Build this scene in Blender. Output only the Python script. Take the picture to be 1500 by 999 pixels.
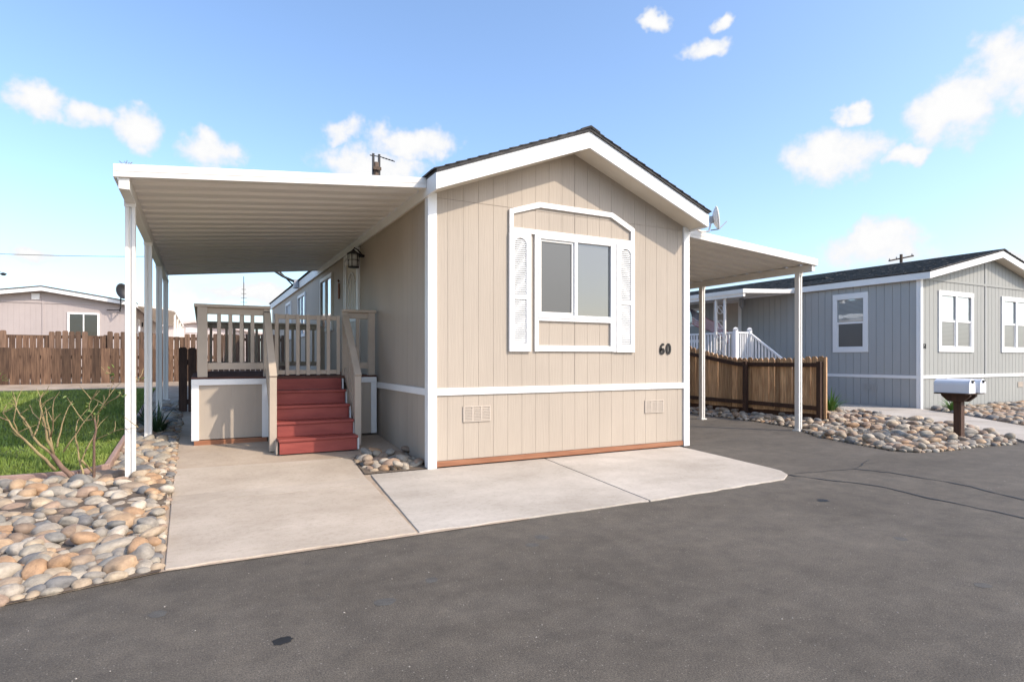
import bpy, bmesh, math, random
from mathutils import Vector, Matrix, noise as mnoise
random.seed(7)
S = bpy.context.scene
for o in list(bpy.data.objects): bpy.data.objects.remove(o)
R = math.radians
# ------------------------------------------------------------------ camera
cd = bpy.data.cameras.new('camera'); cam = bpy.data.objects.new('camera', cd); S.collection.objects.link(cam)
cam.location = (0, 0, 1.30); cam.rotation_euler = (R(90), 0, R(-27.7))
cd.sensor_width = 36; cd.lens = 866 / 1500 * 36; cd.shift_y = 26.5 / 1500; cd.clip_end = 5000; cd.clip_start = .05
S.camera = cam
S.render.engine = 'CYCLES'
# ------------------------------------------------------------------ light
SUN_AZ, SUN_EL = 139.8, 38.0
w = bpy.data.worlds.new('World'); S.world = w; w.use_nodes = True
nt = w.node_tree; N = nt.nodes; L = nt.links
bg = N['Background']; bg.inputs[1].default_value = 0.15
sky = N.new('ShaderNodeTexSky'); sky.sky_type = 'NISHITA'; sky.sun_disc = False
sky.sun_elevation = R(SUN_EL); sky.sun_rotation = R(SUN_AZ)
sky.air_density = 1.0; sky.dust_density = 1.9; sky.ozone_density = 3.4
# clouds: soft ellipses of cumulus broken up by noise, spread over the whole dome
tc = N.new('ShaderNodeTexCoord')
def math_n(op, a, b=None, c=None, clamp=False):
    m = N.new('ShaderNodeMath'); m.operation = op; m.use_clamp = clamp
    for i, q in enumerate((a, b, c)):
        if q is None: continue
        if isinstance(q, (int, float)): m.inputs[i].default_value = q
        else: L.new(q, m.inputs[i])
    return m.outputs[0]
def vmath(op, a, b):
    m = N.new('ShaderNodeVectorMath'); m.operation = op
    for i, q in enumerate((a, b)):
        if isinstance(q, tuple): m.inputs[i].default_value = q
        else: L.new(q, m.inputs[i])
    return m.outputs['Value' if op == 'DOT_PRODUCT' else 'Vector']
def noise_n(vec, scale, detail, rough=.55):
    m = N.new('ShaderNodeTexNoise'); m.inputs['Scale'].default_value = scale
    m.inputs['Detail'].default_value = detail; m.inputs['Roughness'].default_value = rough
    L.new(vec, m.inputs['Vector']); return m
warp = noise_n(tc.outputs['Generated'], 11, 4, .62)
wv = vmath('SUBTRACT', warp.outputs['Color'], (.5, .5, .5))
wv = vmath('MULTIPLY', wv, (.11, .11, .085))
dv = vmath('ADD', tc.outputs['Generated'], wv)
CL = [(-0.177,0.931,0.32,0.029,0.023),(-0.13,0.94,0.315,0.033,0.021),(-0.078,0.948,0.307,0.036,0.025),(0.018,0.954,0.299,0.043,0.025),
(0.189,0.919,0.347,0.042,0.018),(0.299,0.891,0.341,0.066,0.024),(0.237,0.923,0.303,0.085,0.029),(0.643,0.622,0.446,0.037,0.015),
(0.578,0.662,0.477,0.025,0.014),(0.645,0.599,0.475,0.022,0.009),(0.799,0.527,0.288,0.065,0.037),(0.797,0.499,0.339,0.026,0.015),
(0.857,0.407,0.316,0.051,0.039),(0.868,0.354,0.348,0.043,0.042),(0.851,0.449,0.273,0.03,0.013),(0.849,0.502,0.163,0.072,0.03),
(0.923,0.363,0.128,0.032,0.017),(-0.19,0.973,0.134,0.032,0.012),(0.07,0.992,0.103,0.09,0.017)]
rc = random.Random(3)
for k in range(9):   # the same kind of cloud goes on round the rest of the sky
    az = R(85 + 85 * (k + rc.random() * .8) / 9) if k < 5 else R(-100 + 60 * (k - 5 + rc.random() * .8) / 4); el = R(rc.uniform(8, 34))
    CL.append((math.sin(az) * math.cos(el), math.cos(az) * math.cos(el), math.sin(el), rc.uniform(.04, .1), rc.uniform(.018, .036)))
sep = N.new('ShaderNodeSeparateXYZ'); L.new(dv, sep.inputs[0])
azn = math_n('ARCTAN2', sep.outputs[0], sep.outputs[1])
cmb = N.new('ShaderNodeCombineXYZ'); L.new(azn, cmb.inputs[0]); L.new(sep.outputs[2], cmb.inputs[1])
acc = None
for cx, cy, cz, rh, rz in CL:
    h = math.hypot(cx, cy); ra = rh / h; a0 = math.atan2(cx, cy)
    m = N.new('ShaderNodeVectorMath'); m.operation = 'MULTIPLY_ADD'; L.new(cmb.outputs[0], m.inputs[0])
    m.inputs[1].default_value = (1 / ra, 1 / rz, 0); m.inputs[2].default_value = (-a0 / ra, -cz / rz, 0)
    ln = N.new('ShaderNodeVectorMath'); ln.operation = 'LENGTH'; L.new(m.outputs[0], ln.inputs[0])
    acc = ln.outputs['Value'] if acc is None else math_n('MINIMUM', acc, ln.outputs['Value'])
acc = math_n('MAXIMUM', math_n('SUBTRACT', 1.0, math_n('MULTIPLY', math_n('MULTIPLY', acc, acc), .5)), 0.0)
fine = noise_n(tc.outputs['Generated'], 30, 6, .62)
dens = math_n('MULTIPLY_ADD', math_n('SUBTRACT', fine.outputs[0], .5), 1.15, acc)
mr = N.new('ShaderNodeMapRange'); mr.interpolation_type = 'SMOOTHSTEP'
L.new(dens, mr.inputs[0]); mr.inputs[1].default_value = .27; mr.inputs[2].default_value = .9
mask = math_n('MULTIPLY', mr.outputs[0], math_n('GREATER_THAN', acc, 0.001))
mx = N.new('ShaderNodeMix'); mx.data_type = 'RGBA'
cr_ = N.new('ShaderNodeValToRGB'); L.new(dens, cr_.inputs[0]); cr_.color_ramp.elements[0].position = .45; cr_.color_ramp.elements[1].position = 1.0
cr_.color_ramp.elements[0].color = (.83, .86, .92, 1); cr_.color_ramp.elements[1].color = (1, 1, 1, 1)
cs_ = vmath('MULTIPLY', cr_.outputs[0], (3.1, 3.1, 3.1))
L.new(mask, mx.inputs[0]); L.new(sky.outputs[0], mx.inputs[6]); L.new(cs_, mx.inputs[7])
L.new(mx.outputs[2], bg.inputs[0])
sd = bpy.data.lights.new('sun', 'SUN'); sd.energy = 2.0; sd.angle = R(.53); sd.color = (1, .88, .73)
sun = bpy.data.objects.new('sun', sd); S.collection.objects.link(sun)
az, el = R(SUN_AZ), R(SUN_EL)
sun.rotation_euler = Vector((math.sin(az) * math.cos(el), math.cos(az) * math.cos(el), math.sin(el))).to_track_quat('Z', 'Y').to_euler()
vs = S.view_settings; vs.view_transform = 'Standard'; vs.look = 'None'; vs.exposure = 1.1; vs.gamma = 1; vs.use_curve_mapping = False

# ------------------------------------------------------------------ materials
def new_mat(name):
    m = bpy.data.materials.new(name); m.use_nodes = True
    return m, m.node_tree.nodes, m.node_tree.links, m.node_tree.nodes['Principled BSDF']
def mat(name, col, rough=.6, var=.06, scale=2.0, stretch=(1, 1, 1), bump=0, bscale=60, bstretch=None, objrand=0, metal=0, spec=.4, col2=None, detail=5):
    m, n, l, p = new_mat(name)
    p.inputs['Roughness'].default_value = rough; p.inputs['Metallic'].default_value = metal
    p.inputs['Specular IOR Level'].default_value = spec
    t = n.new('ShaderNodeTexCoord'); mp = n.new('ShaderNodeMapping'); mp.inputs['Scale'].default_value = stretch
    l.new(t.outputs['Object'], mp.inputs[0])
    vec = mp.outputs[0]
    if objrand:
        oi = n.new('ShaderNodeObjectInfo'); ad = n.new('ShaderNodeVectorMath'); ad.operation = 'ADD'
        sc = n.new('ShaderNodeVectorMath'); sc.operation = 'SCALE'; sc.inputs[0].default_value = (37, 53, 71); l.new(oi.outputs['Random'], sc.inputs['Scale'])
        l.new(vec, ad.inputs[0]); l.new(sc.outputs[0], ad.inputs[1]); vec = ad.outputs[0]
    nz = n.new('ShaderNodeTexNoise'); nz.inputs['Scale'].default_value = scale; nz.inputs['Detail'].default_value = detail; nz.inputs['Roughness'].default_value = .6
    l.new(vec, nz.inputs['Vector'])
    cr = n.new('ShaderNodeValToRGB'); l.new(nz.outputs[0], cr.inputs[0])
    c2 = col2 if col2 else tuple(min(1, q * (1 + var)) for q in col)
    c1 = col if col2 else tuple(q * (1 - var) for q in col)
    cr.color_ramp.elements[0].color = (*c1, 1); cr.color_ramp.elements[1].color = (*c2, 1)
    cr.color_ramp.elements[0].position = .32; cr.color_ramp.elements[1].position = .68
    out = cr.outputs[0]
    if objrand:
        hs = n.new('ShaderNodeHueSaturation'); l.new(out, hs.inputs['Color'])
        ma = n.new('ShaderNodeMapRange'); l.new(oi.outputs['Random'], ma.inputs[0]); ma.inputs[3].default_value = 1 - objrand; ma.inputs[4].default_value = 1 + objrand
        l.new(ma.outputs[0], hs.inputs['Value']); out = hs.outputs[0]
    l.new(out, p.inputs['Base Color'])
    if bump:
        nb = n.new('ShaderNodeTexNoise'); nb.inputs['Scale'].default_value = bscale; nb.inputs['Detail'].default_value = 4
        if bstretch:
            m2 = n.new('ShaderNodeMapping'); m2.inputs['Scale'].default_value = bstretch; l.new(t.outputs['Object'], m2.inputs[0]); l.new(m2.outputs[0], nb.inputs['Vector'])
        else: l.new(vec, nb.inputs['Vector'])
        b = n.new('ShaderNodeBump'); b.inputs['Strength'].default_value = bump; b.inputs['Distance'].default_value = .01
        l.new(nb.outputs[0], b.inputs['Height']); l.new(b.outputs[0], p.inputs['Normal'])
    return m
M = {}
M['beige'] = mat('beige_paint', (.40, .337, .272), .65, .07, 1.3, (1, 1, .35), bump=.35, bscale=45, bstretch=(1, 1, .06))
M['beige_trim'] = mat('beige_rail_paint', (.45, .37, .29), .6, .07, 3, bump=.15, bscale=40)
M['white'] = mat('white_paint', (.78, .77, .75), .5, .035, 1.5, bump=.08, bscale=50)
M['alu'] = mat('white_aluminium', (.74, .71, .66), .42, .05, 1.2, (1, 1, .3))
M['pan'] = mat('awning_pan_enamel', (.80, .76, .69), .45, .06, 1.6, (.4, 3, 1))
M['soffit'] = mat('soffit_paint', (.66, .60, .50), .6, .06, 1.5)
M['brownwood'] = mat('fence_wood', (.07, .037, .023), .8, .3, 3.5, (9, 9, .7), bump=.5, bscale=30, bstretch=(8, 8, .4), objrand=.45, col2=(.19, .11, .066))
M['fencewood'] = mat('picket_fence_wood', (.33, .175, .085), .8, .3, 3.5, (9, 9, .7), bump=.5, bscale=30, bstretch=(8, 8, .4), objrand=.35, col2=(.62, .40, .22))
M['greywood'] = mat('weathered_fence_wood', (.095, .056, .037), .85, .3, 3, (9, 9, .7), bump=.5, bscale=30, bstretch=(8, 8, .4), objrand=.4, col2=(.22, .135, .088))
M['redwood'] = mat('redwood_plank', (.25, .10, .05), .75, .2, 3, (.7, 9, 9), bump=.3, bscale=40, objrand=.1, col2=(.36, .165, .088))
M['darkpost'] = mat('dark_stained_wood', (.045, .022, .014), .7, .3, 4, (6, 6, .6), bump=.3, bscale=40, objrand=.15, col2=(.085, .042, .026))
M['step'] = mat('red_step_paint', (.21, .038, .03), .6, .15, 2.2, (1, 4, 4), bump=.15, bscale=40, objrand=.08, col2=(.31, .066, .05))
M['deck'] = mat('brown_deck_paint', (.11, .055, .042), .85, .2, 4, objrand=.15, spec=.1)
M['shingle'] = mat('dark_shingles', (.028, .027, .028), .9, .4, 7, bump=.6, bscale=150, col2=(.085, .08, .076))
M['greyshingle'] = mat('grey_shingles', (.055, .053, .052), .9, .4, 6, bump=.6, bscale=150, col2=(.15, .145, .14))
M['black'] = mat('black_metal', (.012, .011, .011), .45, .2, 5)
M['greymetal'] = mat('grey_dish_metal', (.30, .31, .33), .45, .08, 3)
M['gpaint_lifted'] = mat('grey_paint_shade_lifted', (.37, .375, .365), .65, .05, 1.2, (1, 1, .3), bump=.3, bscale=45, bstretch=(1, 1, .06))  # house grey lightened, putting fill light into the colour of the shaded side
M['gpaint_dimmed'] = mat('grey_paint_sun_dimmed', (.31, .312, .292), .65, .05, 1.2, (1, 1, .3), bump=.3, bscale=45, bstretch=(1, 1, .06))  # same house grey darkened in colour to tone down the sunlit front
M['mauve'] = mat('mauve_house_paint', (.40, .345, .325), .65, .05, .8)
M['pinkish'] = mat('far_house_paint', (.55, .47, .44), .65, .05, .5)
M['vinyl'] = mat('white_vinyl', (.80, .80, .80), .4, .02, 2)
M['interior'] = mat('dark_interior', (.03, .03, .03), .8, .2, 2)
M['ventpaint'] = mat('vent_paint', (.47, .40, .33), .6, .06, 3)
M['utilpole'] = mat('pole_wood', (.10, .07, .05), .85, .3, 3, (6, 6, .5))
M['soil'] = mat('bed_soil', (.075, .055, .04), .95, .4, 7, bump=.8, bscale=60, col2=(.17, .13, .095))
M['dirt'] = mat('yard_dirt', (.30, .225, .16), .95, .25, 2.5, bump=.6, bscale=40, col2=(.44, .35, .265))
M['edging'] = mat('pink_concrete_edging', (.33, .22, .18), .85, .15, 6, bump=.4, bscale=60)
M['stem'] = mat('rose_stem', (.22, .15, .085), .75, .3, 9, (2, 2, .6), objrand=.15, col2=(.33, .26, .12))
M['trunk'] = mat('rose_trunk', (.17, .105, .075), .8, .3, 12, bump=.4, bscale=60)
M['lampglass'] = mat('frosted_lamp_glass', (.5, .5, .47), .25, .05, 4)
M['mailwhite'] = mat('white_mailbox_enamel', (.72, .73, .76), .35, .03, 3)
def leaf_mat(name, c1, c2):
    m = mat(name, c1, .5, .2, 6, objrand=.1, col2=c2); p = m.node_tree.nodes['Principled BSDF']
    return m
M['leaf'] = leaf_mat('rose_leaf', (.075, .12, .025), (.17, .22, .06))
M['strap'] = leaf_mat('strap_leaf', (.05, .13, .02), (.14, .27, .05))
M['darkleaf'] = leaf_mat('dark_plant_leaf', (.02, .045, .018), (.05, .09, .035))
def glass(name, dark, refl, rough=.02, stripes=0):
    m, n, l, p = new_mat(name); n.remove(p)
    d = n.new('ShaderNodeBsdfDiffuse'); d.inputs[0].default_value = (*dark, 1)
    gl = n.new('ShaderNodeBsdfGlossy'); gl.inputs['Roughness'].default_value = rough; gl.inputs[0].default_value = (.9, .95, 1, 1)
    mixs = n.new('ShaderNodeMixShader'); fr = n.new('ShaderNodeFresnel'); fr.inputs[0].default_value = 1.5
    ad = n.new('ShaderNodeMath'); ad.operation = 'ADD'; ad.inputs[1].default_value = refl; ad.use_clamp = True
    t = n.new('ShaderNodeTexCoord'); nz = n.new('ShaderNodeTexNoise'); nz.inputs['Scale'].default_value = 1.6; l.new(t.outputs['Object'], nz.inputs['Vector'])
    b = n.new('ShaderNodeBump'); b.inputs['Strength'].default_value = .06; b.inputs['Distance'].default_value = .05; l.new(nz.outputs[0], b.inputs['Height'])
    l.new(b.outputs[0], gl.inputs['Normal'])
    if stripes:
        wv_ = n.new('ShaderNodeTexWave'); wv_.bands_direction = 'Z'; wv_.inputs['Scale'].default_value = stripes; l.new(t.outputs['Object'], wv_.inputs['Vector'])
        cr = n.new('ShaderNodeValToRGB'); l.new(wv_.outputs[0], cr.inputs[0])
        cr.color_ramp.elements[0].color = (*[q * .55 for q in dark], 1); cr.color_ramp.elements[1].color = (*[min(1, q * 1.3) for q in dark], 1)
        l.new(cr.outputs[0], d.inputs[0])
    l.new(fr.outputs[0], ad.inputs[0]); l.new(ad.outputs[0], mixs.inputs[0]); l.new(d.outputs[0], mixs.inputs[1]); l.new(gl.outputs[0], mixs.inputs[2])
    l.new(mixs.outputs[0], n['Material Output'].inputs[0]); return m
M['glass'] = glass('window_glass', (.10, .098, .09), .06)
M['screen'] = glass('insect_screen', (.085, .082, .075), .02, .35, 0)
M['blindglass'] = glass('glass_over_blinds', (.30, .33, .33), .22, .03, 9)
M['blindscreen'] = glass('screen_over_blinds', (.16, .16, .15), .05, .3, 9)
M['darkglass'] = glass('dark_window_glass', (.02, .018, .016), .04)
M['sideglass'] = glass('side_window_glass', (.04, .045, .05), .45)
# asphalt
def asphalt():
    m, n, l, p = new_mat('asphalt'); p.inputs['Roughness'].default_value = .82; p.inputs['Specular IOR Level'].default_value = .35
    t = n.new('ShaderNodeTexCoord'); o = t.outputs['Object']
    def nz(sc, det, ro=.6, st=None):
        q = n.new('ShaderNodeTexNoise'); q.inputs['Scale'].default_value = sc; q.inputs['Detail'].default_value = det; q.inputs['Roughness'].default_value = ro
        if st:
            mp = n.new('ShaderNodeMapping'); mp.inputs['Scale'].default_value = st; mp.inputs['Rotation'].default_value = (0, 0, .35); l.new(o, mp.inputs[0]); l.new(mp.outputs[0], q.inputs['Vector'])
        else: l.new(o, q.inputs['Vector'])
        return q.outputs[0]
    def ramp(src, a, b, ca, cb):
        r = n.new('ShaderNodeValToRGB'); l.new(src, r.inputs[0]); e = r.color_ramp.elements
        e[0].position = a; e[1].position = b; e[0].color = (*ca, 1); e[1].color = (*cb, 1); return r.outputs[0]
    def mix(mode, f, a, b):
        q = n.new('ShaderNodeMix'); q.data_type = 'RGBA'; q.blend_type = mode
        if isinstance(f, float): q.inputs[0].default_value = f
        else: l.new(f, q.inputs[0])
        l.new(a, q.inputs[6])
        if isinstance(b, tuple): q.inputs[7].default_value = b
        else: l.new(b, q.inputs[7])
        return q.outputs[2]
    base = ramp(nz(.55, 7, .68), .34, .66, (.078, .066, .052), (.116, .099, .079))
    streak = ramp(nz(1.1, 5, .6, (.35, 2.2, 1)), .45, .75, (0, 0, 0), (1, 1, 1))
    base = mix('MIX', mix('MULTIPLY', 1.0, streak, (.35, .35, .35, 1)), base, (.135, .118, .098, 1))
    base = mix('MULTIPLY', 1.0, base, ramp(nz(5, 6, .75), .3, .7, (.76, .76, .77), (1.24, 1.23, 1.21)))
    grain = ramp(nz(120, 3, .75), .3, .7, (.45, .45, .45), (1.55, 1.55, 1.55))
    base = mix('MULTIPLY', 1.0, base, grain)
    vo = n.new('ShaderNodeTexVoronoi'); vo.inputs['Scale'].default_value = 55; l.new(o, vo.inputs['Vector'])
    sp = ramp(vo.outputs['Distance'], .10, .24, (1, 1, 1), (0, 0, 0))
    sel = n.new('ShaderNodeSeparateColor'); l.new(vo.outputs['Color'], sel.inputs[0])
    gt = n.new('ShaderNodeMath'); gt.operation = 'GREATER_THAN'; gt.inputs[1].default_value = .82; l.new(sel.outputs[0], gt.inputs[0])
    mu = n.new('ShaderNodeMath'); mu.operation = 'MULTIPLY'; l.new(sp, mu.inputs[0]); l.new(gt.outputs[0], mu.inputs[1])
    base = mix('MIX', mu.outputs[0], base, (.24, .215, .18, 1))
    l.new(base, p.inputs['Base Color'])
    b = n.new('ShaderNodeBump'); b.inputs['Strength'].default_value = .7; b.inputs['Distance'].default_value = .006; l.new(nz(140, 3, .7), b.inputs['Height']); l.new(b.outputs[0], p.inputs['Normal'])
    return m
M['asphalt'] = asphalt()
M['seal'] = mat('crack_sealant', (.016, .016, .017), .6, .2, 8)
M['stain'] = mat('dark_oil_stain', (.014, .014, .014), .6, .3, 12)
M['scuff'] = mat('pale_asphalt_patch', (.085, .08, .072), .9, .2, 20, bump=.4, bscale=120)
M['grit'] = mat('pale_grit', (.34, .31, .27), .9, .3, 20)
M['dust'] = mat('sandy_dust', (.13, .115, .095), .95, .3, 9, bump=.4, bscale=120)
def concrete(name, c, c2):
    m = mat(name, c, .8, .1, 1.1, (1, 1.35, 1), bump=.35, bscale=120, col2=c2, detail=9, objrand=.03)
    n, l = m.node_tree.nodes, m.node_tree.links; p = n['Principled BSDF']; src = p.inputs['Base Color'].links[0].from_socket
    t = n.new('ShaderNodeTexCoord'); out = src
    for sc, a, b, lo in ((.9, .30, .62, .80), (26, .28, .5, .84)):
        z = n.new('ShaderNodeTexNoise'); z.inputs['Scale'].default_value = sc; z.inputs['Detail'].default_value = 8; z.inputs['Roughness'].default_value = .7; l.new(t.outputs['Object'], z.inputs['Vector'])
        r = n.new('ShaderNodeValToRGB'); e = r.color_ramp.elements; e[0].position = a; e[1].position = b; e[0].color = (lo, lo*.985, lo*.96, 1); e[1].color = (1.03, 1.03, 1.03, 1); l.new(z.outputs[0], r.inputs[0])
        x = n.new('ShaderNodeMix'); x.data_type = 'RGBA'; x.blend_type = 'MULTIPLY'; x.inputs[0].default_value = 1; l.new(out, x.inputs[6]); l.new(r.outputs[0], x.inputs[7]); out = x.outputs[2]
    l.new(out, p.inputs['Base Color']); return m
M['conc'] = concrete('pale_concrete', (.40, .352, .298), (.50, .448, .388))
M['conc2'] = concrete('tan_concrete', (.40, .33, .258), (.49, .415, .335))
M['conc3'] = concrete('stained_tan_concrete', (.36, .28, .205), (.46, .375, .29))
# river rocks
def rock_mat(name, attr):
    m, n, l, p = new_mat(name); p.inputs['Roughness'].default_value = .7; p.inputs['Specular IOR Level'].default_value = .35
    if attr: src = n.new('ShaderNodeAttribute'); src.attribute_name = 'rnd'; s = src.outputs['Fac']
    else: src = n.new('ShaderNodeObjectInfo'); s = src.outputs['Random']
    r = n.new('ShaderNodeValToRGB'); r.color_ramp.interpolation = 'CONSTANT'
    cols = [(0.361,0.285,0.202),(0.276,0.250,0.212),(0.402,0.324,0.231),(0.216,0.207,0.187),(0.355,0.228,0.135),(0.315,0.280,0.224),(0.458,0.403,0.326),(0.240,0.178,0.130),(0.356,0.310,0.251),(0.166,0.162,0.158),(0.406,0.286,0.181),(0.291,0.227,0.168),(0.386,0.339,0.271),(0.309,0.223,0.164)]
    e = r.color_ramp.elements; e[0].color = (*cols[0], 1); e[1].position = 1 / len(cols); e[1].color = (*cols[1], 1)
    for i in range(2, len(cols)): q = e.new(i / len(cols)); q.color = (*cols[i], 1)
    l.new(s, r.inputs[0])
    t = n.new('ShaderNodeTexCoord'); ad = n.new('ShaderNodeVectorMath'); ad.operation = 'ADD'; sc = n.new('ShaderNodeVectorMath'); sc.operation = 'SCALE'; sc.inputs[0].default_value = (91, 47, 13)
    l.new(s, sc.inputs['Scale']); l.new(t.outputs['Object'], ad.inputs[0]); l.new(sc.outputs[0], ad.inputs[1])
    nz = n.new('ShaderNodeTexNoise'); nz.inputs['Scale'].default_value = 9 if attr else 1.3; nz.inputs['Detail'].default_value = 8; nz.inputs['Roughness'].default_value = .68; l.new(ad.outputs[0], nz.inputs['Vector'])
    g = n.new('ShaderNodeValToRGB'); g.color_ramp.elements[0].position = .3; g.color_ramp.elements[1].position = .7
    g.color_ramp.elements[0].color = (.62, .60, .60, 1); g.color_ramp.elements[1].color = (1.25, 1.22, 1.18, 1); l.new(nz.outputs[0], g.inputs[0])
    mm = n.new('ShaderNodeMix'); mm.data_type = 'RGBA'; mm.blend_type = 'MULTIPLY'; mm.inputs[0].default_value = 1; l.new(r.outputs[0], mm.inputs[6]); l.new(g.outputs[0], mm.inputs[7])
    l.new(mm.outputs[2], p.inputs['Base Color'])
    b = n.new('ShaderNodeBump'); b.inputs['Strength'].default_value = .35; b.inputs['Distance'].default_value = .012; l.new(nz.outputs[0], b.inputs['Height']); l.new(b.outputs[0], p.inputs['Normal'])
    return m
M['rock'] = rock_mat('river_rock', False); M['rocks'] = rock_mat('river_rocks_joined', True)
def grass_mat():
    m, n, l, p = new_mat('grass_blades'); p.inputs['Roughness'].default_value = .6
    t = n.new('ShaderNodeTexCoord'); nz = n.new('ShaderNodeTexNoise'); nz.inputs['Scale'].default_value = 1.7; nz.inputs['Detail'].default_value = 6; l.new(t.outputs['Object'], nz.inputs['Vector'])
    r = n.new('ShaderNodeValToRGB'); r.color_ramp.elements[0].position = .3; r.color_ramp.elements[1].position = .72
    q = r.color_ramp.elements.new(.82); q.color = (.34, .30, .11, 1); r.color_ramp.elements[0].color = (.10, .175, .02, 1); r.color_ramp.elements[1].color = (.26, .31, .06, 1); l.new(nz.outputs[0], r.inputs[0]); l.new(r.outputs[0], p.inputs['Base Color'])
    return m
M['grass'] = grass_mat()
M['turf'] = mat('turf_soil', (.05, .07, .018), .95, .3, 5, col2=(.10, .12, .035))
M['flagred'] = mat('flag_red', (.33, .018, .03), .7, .08, 5); M['flagwhite'] = mat('flag_white', (.72, .70, .70), .7, .05, 5); M['flagblue'] = mat('flag_blue', (.02, .025, .075), .7, .08, 5)

# ------------------------------------------------------------------ mesh helpers
ORG = {}
def org(o):
    while o.parent: o = o.parent
    return ORG.get(o.name, Vector((0, 0, 0)))
def setp(o, label=None, cat=None, group=None, kind=None):
    if label: o['label'] = label
    if cat: o['category'] = cat
    if group: o['group'] = group
    if kind: o['kind'] = kind
    return o
def thing(name, loc, label, cat, group=None):
    o = bpy.data.objects.new(name, None); S.collection.objects.link(o); o.location = loc; o.empty_display_size = .2
    ORG[o.name] = Vector(loc); return setp(o, label, cat, group)
class MB:
    def __init__(s): s.v = []; s.f = []; s.mi = []
    def add(s, vs, fs, mi=0):
        b = len(s.v); s.v += [tuple(q) for q in vs]; s.f += [tuple(b + i for i in f) for f in fs]; s.mi += [mi] * len(fs); return s
    def box(s, x0, x1, y0, y1, z0, z1, mi=0):
        return s.add([(x0,y0,z0),(x1,y0,z0),(x1,y1,z0),(x0,y1,z0),(x0,y0,z1),(x1,y0,z1),(x1,y1,z1),(x0,y1,z1)],
                     [(0,3,2,1),(4,5,6,7),(0,1,5,4),(1,2,6,5),(2,3,7,6),(3,0,4,7)], mi)
    def prism(s, poly, axis, a, b, mi=0):
        n = len(poly)
        f = {'x': lambda p, t: (t, p[0], p[1]), 'y': lambda p, t: (p[0], t, p[1]), 'z': lambda p, t: (p[0], p[1], t)}[axis]
        return s.add([f(p, a) for p in poly] + [f(p, b) for p in poly],
                     [tuple(range(n))[::-1], tuple(range(n, 2 * n))] + [(i, (i + 1) % n, n + (i + 1) % n, n + i) for i in range(n)], mi)
    def bar(s, p0, p1, wd, ht, up=(0, 0, 1), mi=0):
        p0, p1 = Vector(p0), Vector(p1); d = (p1 - p0).normalized(); sd_ = d.cross(Vector(up))
        if sd_.length < 1e-4: sd_ = Vector((1, 0, 0))
        sd_.normalize(); u = sd_.cross(d).normalized(); a = sd_ * wd / 2; b = u * ht / 2
        return s.add([p0-a-b, p0+a-b, p0+a+b, p0-a+b, p1-a-b, p1+a-b, p1+a+b, p1-a+b],
                     [(0,1,2,3),(4,7,6,5),(0,4,5,1),(1,5,6,2),(2,6,7,3),(3,7,4,0)], mi)
    def tube(s, pts, rs, n=7, mi=0):
        pts = [Vector(p) for p in pts]; rings = []
        if not isinstance(rs, (list, tuple)): rs = [rs] * len(pts)
        for i, p in enumerate(pts):
            d = (pts[min(i + 1, len(pts) - 1)] - pts[max(i - 1, 0)]).normalized()
            a = d.orthogonal().normalized() if i == 0 else (rings_a - d * rings_a.dot(d)).normalized()
            rings_a = a; b = d.cross(a)
            rings.append([p + (a * math.cos(k * 2 * math.pi / n) + b * math.sin(k * 2 * math.pi / n)) * rs[i] for k in range(n)])
        vs = [q for r in rings for q in r]; fs = []
        for i in range(len(rings) - 1):
            for k in range(n): fs.append((i*n+k, i*n+(k+1)%n, (i+1)*n+(k+1)%n, (i+1)*n+k))
        fs += [tuple(range(n))[::-1], tuple(range((len(rings)-1)*n, len(rings)*n))]
        return s.add(vs, fs, mi)
    def lathe(s, prof, c, n=14, mi=0):
        vs = []; fs = []
        for r, z in prof:
            for k in range(n): vs.append((c[0] + r * math.cos(k*2*math.pi/n), c[1] + r * math.sin(k*2*math.pi/n), c[2] + z))
        for i in range(len(prof) - 1):
            for k in range(n): fs.append((i*n+k, i*n+(k+1)%n, (i+1)*n+(k+1)%n, (i+1)*n+k))
        fs += [tuple(range(n))[::-1], tuple(range((len(prof)-1)*n, len(prof)*n))]
        return s.add(vs, fs, mi)
    def build(s, name, m, parent=None, smooth=False, bevel=0, recalc=True, loc=None):
        o_ = org(parent) if parent else Vector(loc or (0, 0, 0))
        me = bpy.data.meshes.new(name)
        me.from_pydata([(a - o_.x, b - o_.y, c - o_.z) for a, b, c in s.v], [], s.f)
        for q in (m if isinstance(m, list) else [m]): me.materials.append(M[q])
        if any(s.mi): me.polygons.foreach_set('material_index', s.mi)
        if recalc:
            bm = bmesh.new(); bm.from_mesh(me); bmesh.ops.recalc_face_normals(bm, faces=bm.faces); bm.to_mesh(me); bm.free()
        if smooth: me.polygons.foreach_set('use_smooth', [True] * len(me.polygons))
        me.update()
        o = bpy.data.objects.new(name, me); S.collection.objects.link(o)
        if parent: o.parent = parent
        else: o.location = o_; ORG[o.name] = o_
        if bevel:
            b = o.modifiers.new('bevel', 'BEVEL'); b.width = bevel; b.segments = 2; b.limit_method = 'ANGLE'
        return o
def dup(o, parent, off=(0, 0, 0), name=None):
    c = o.copy(); S.collection.objects.link(c); c.parent = parent; c.location = o.location + Vector(off); return c
def slope(Y): return max(0.0, .065 * (min(Y, 17.5) - 6.4)) + (max(0, Y - 17.5) * .01)

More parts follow.
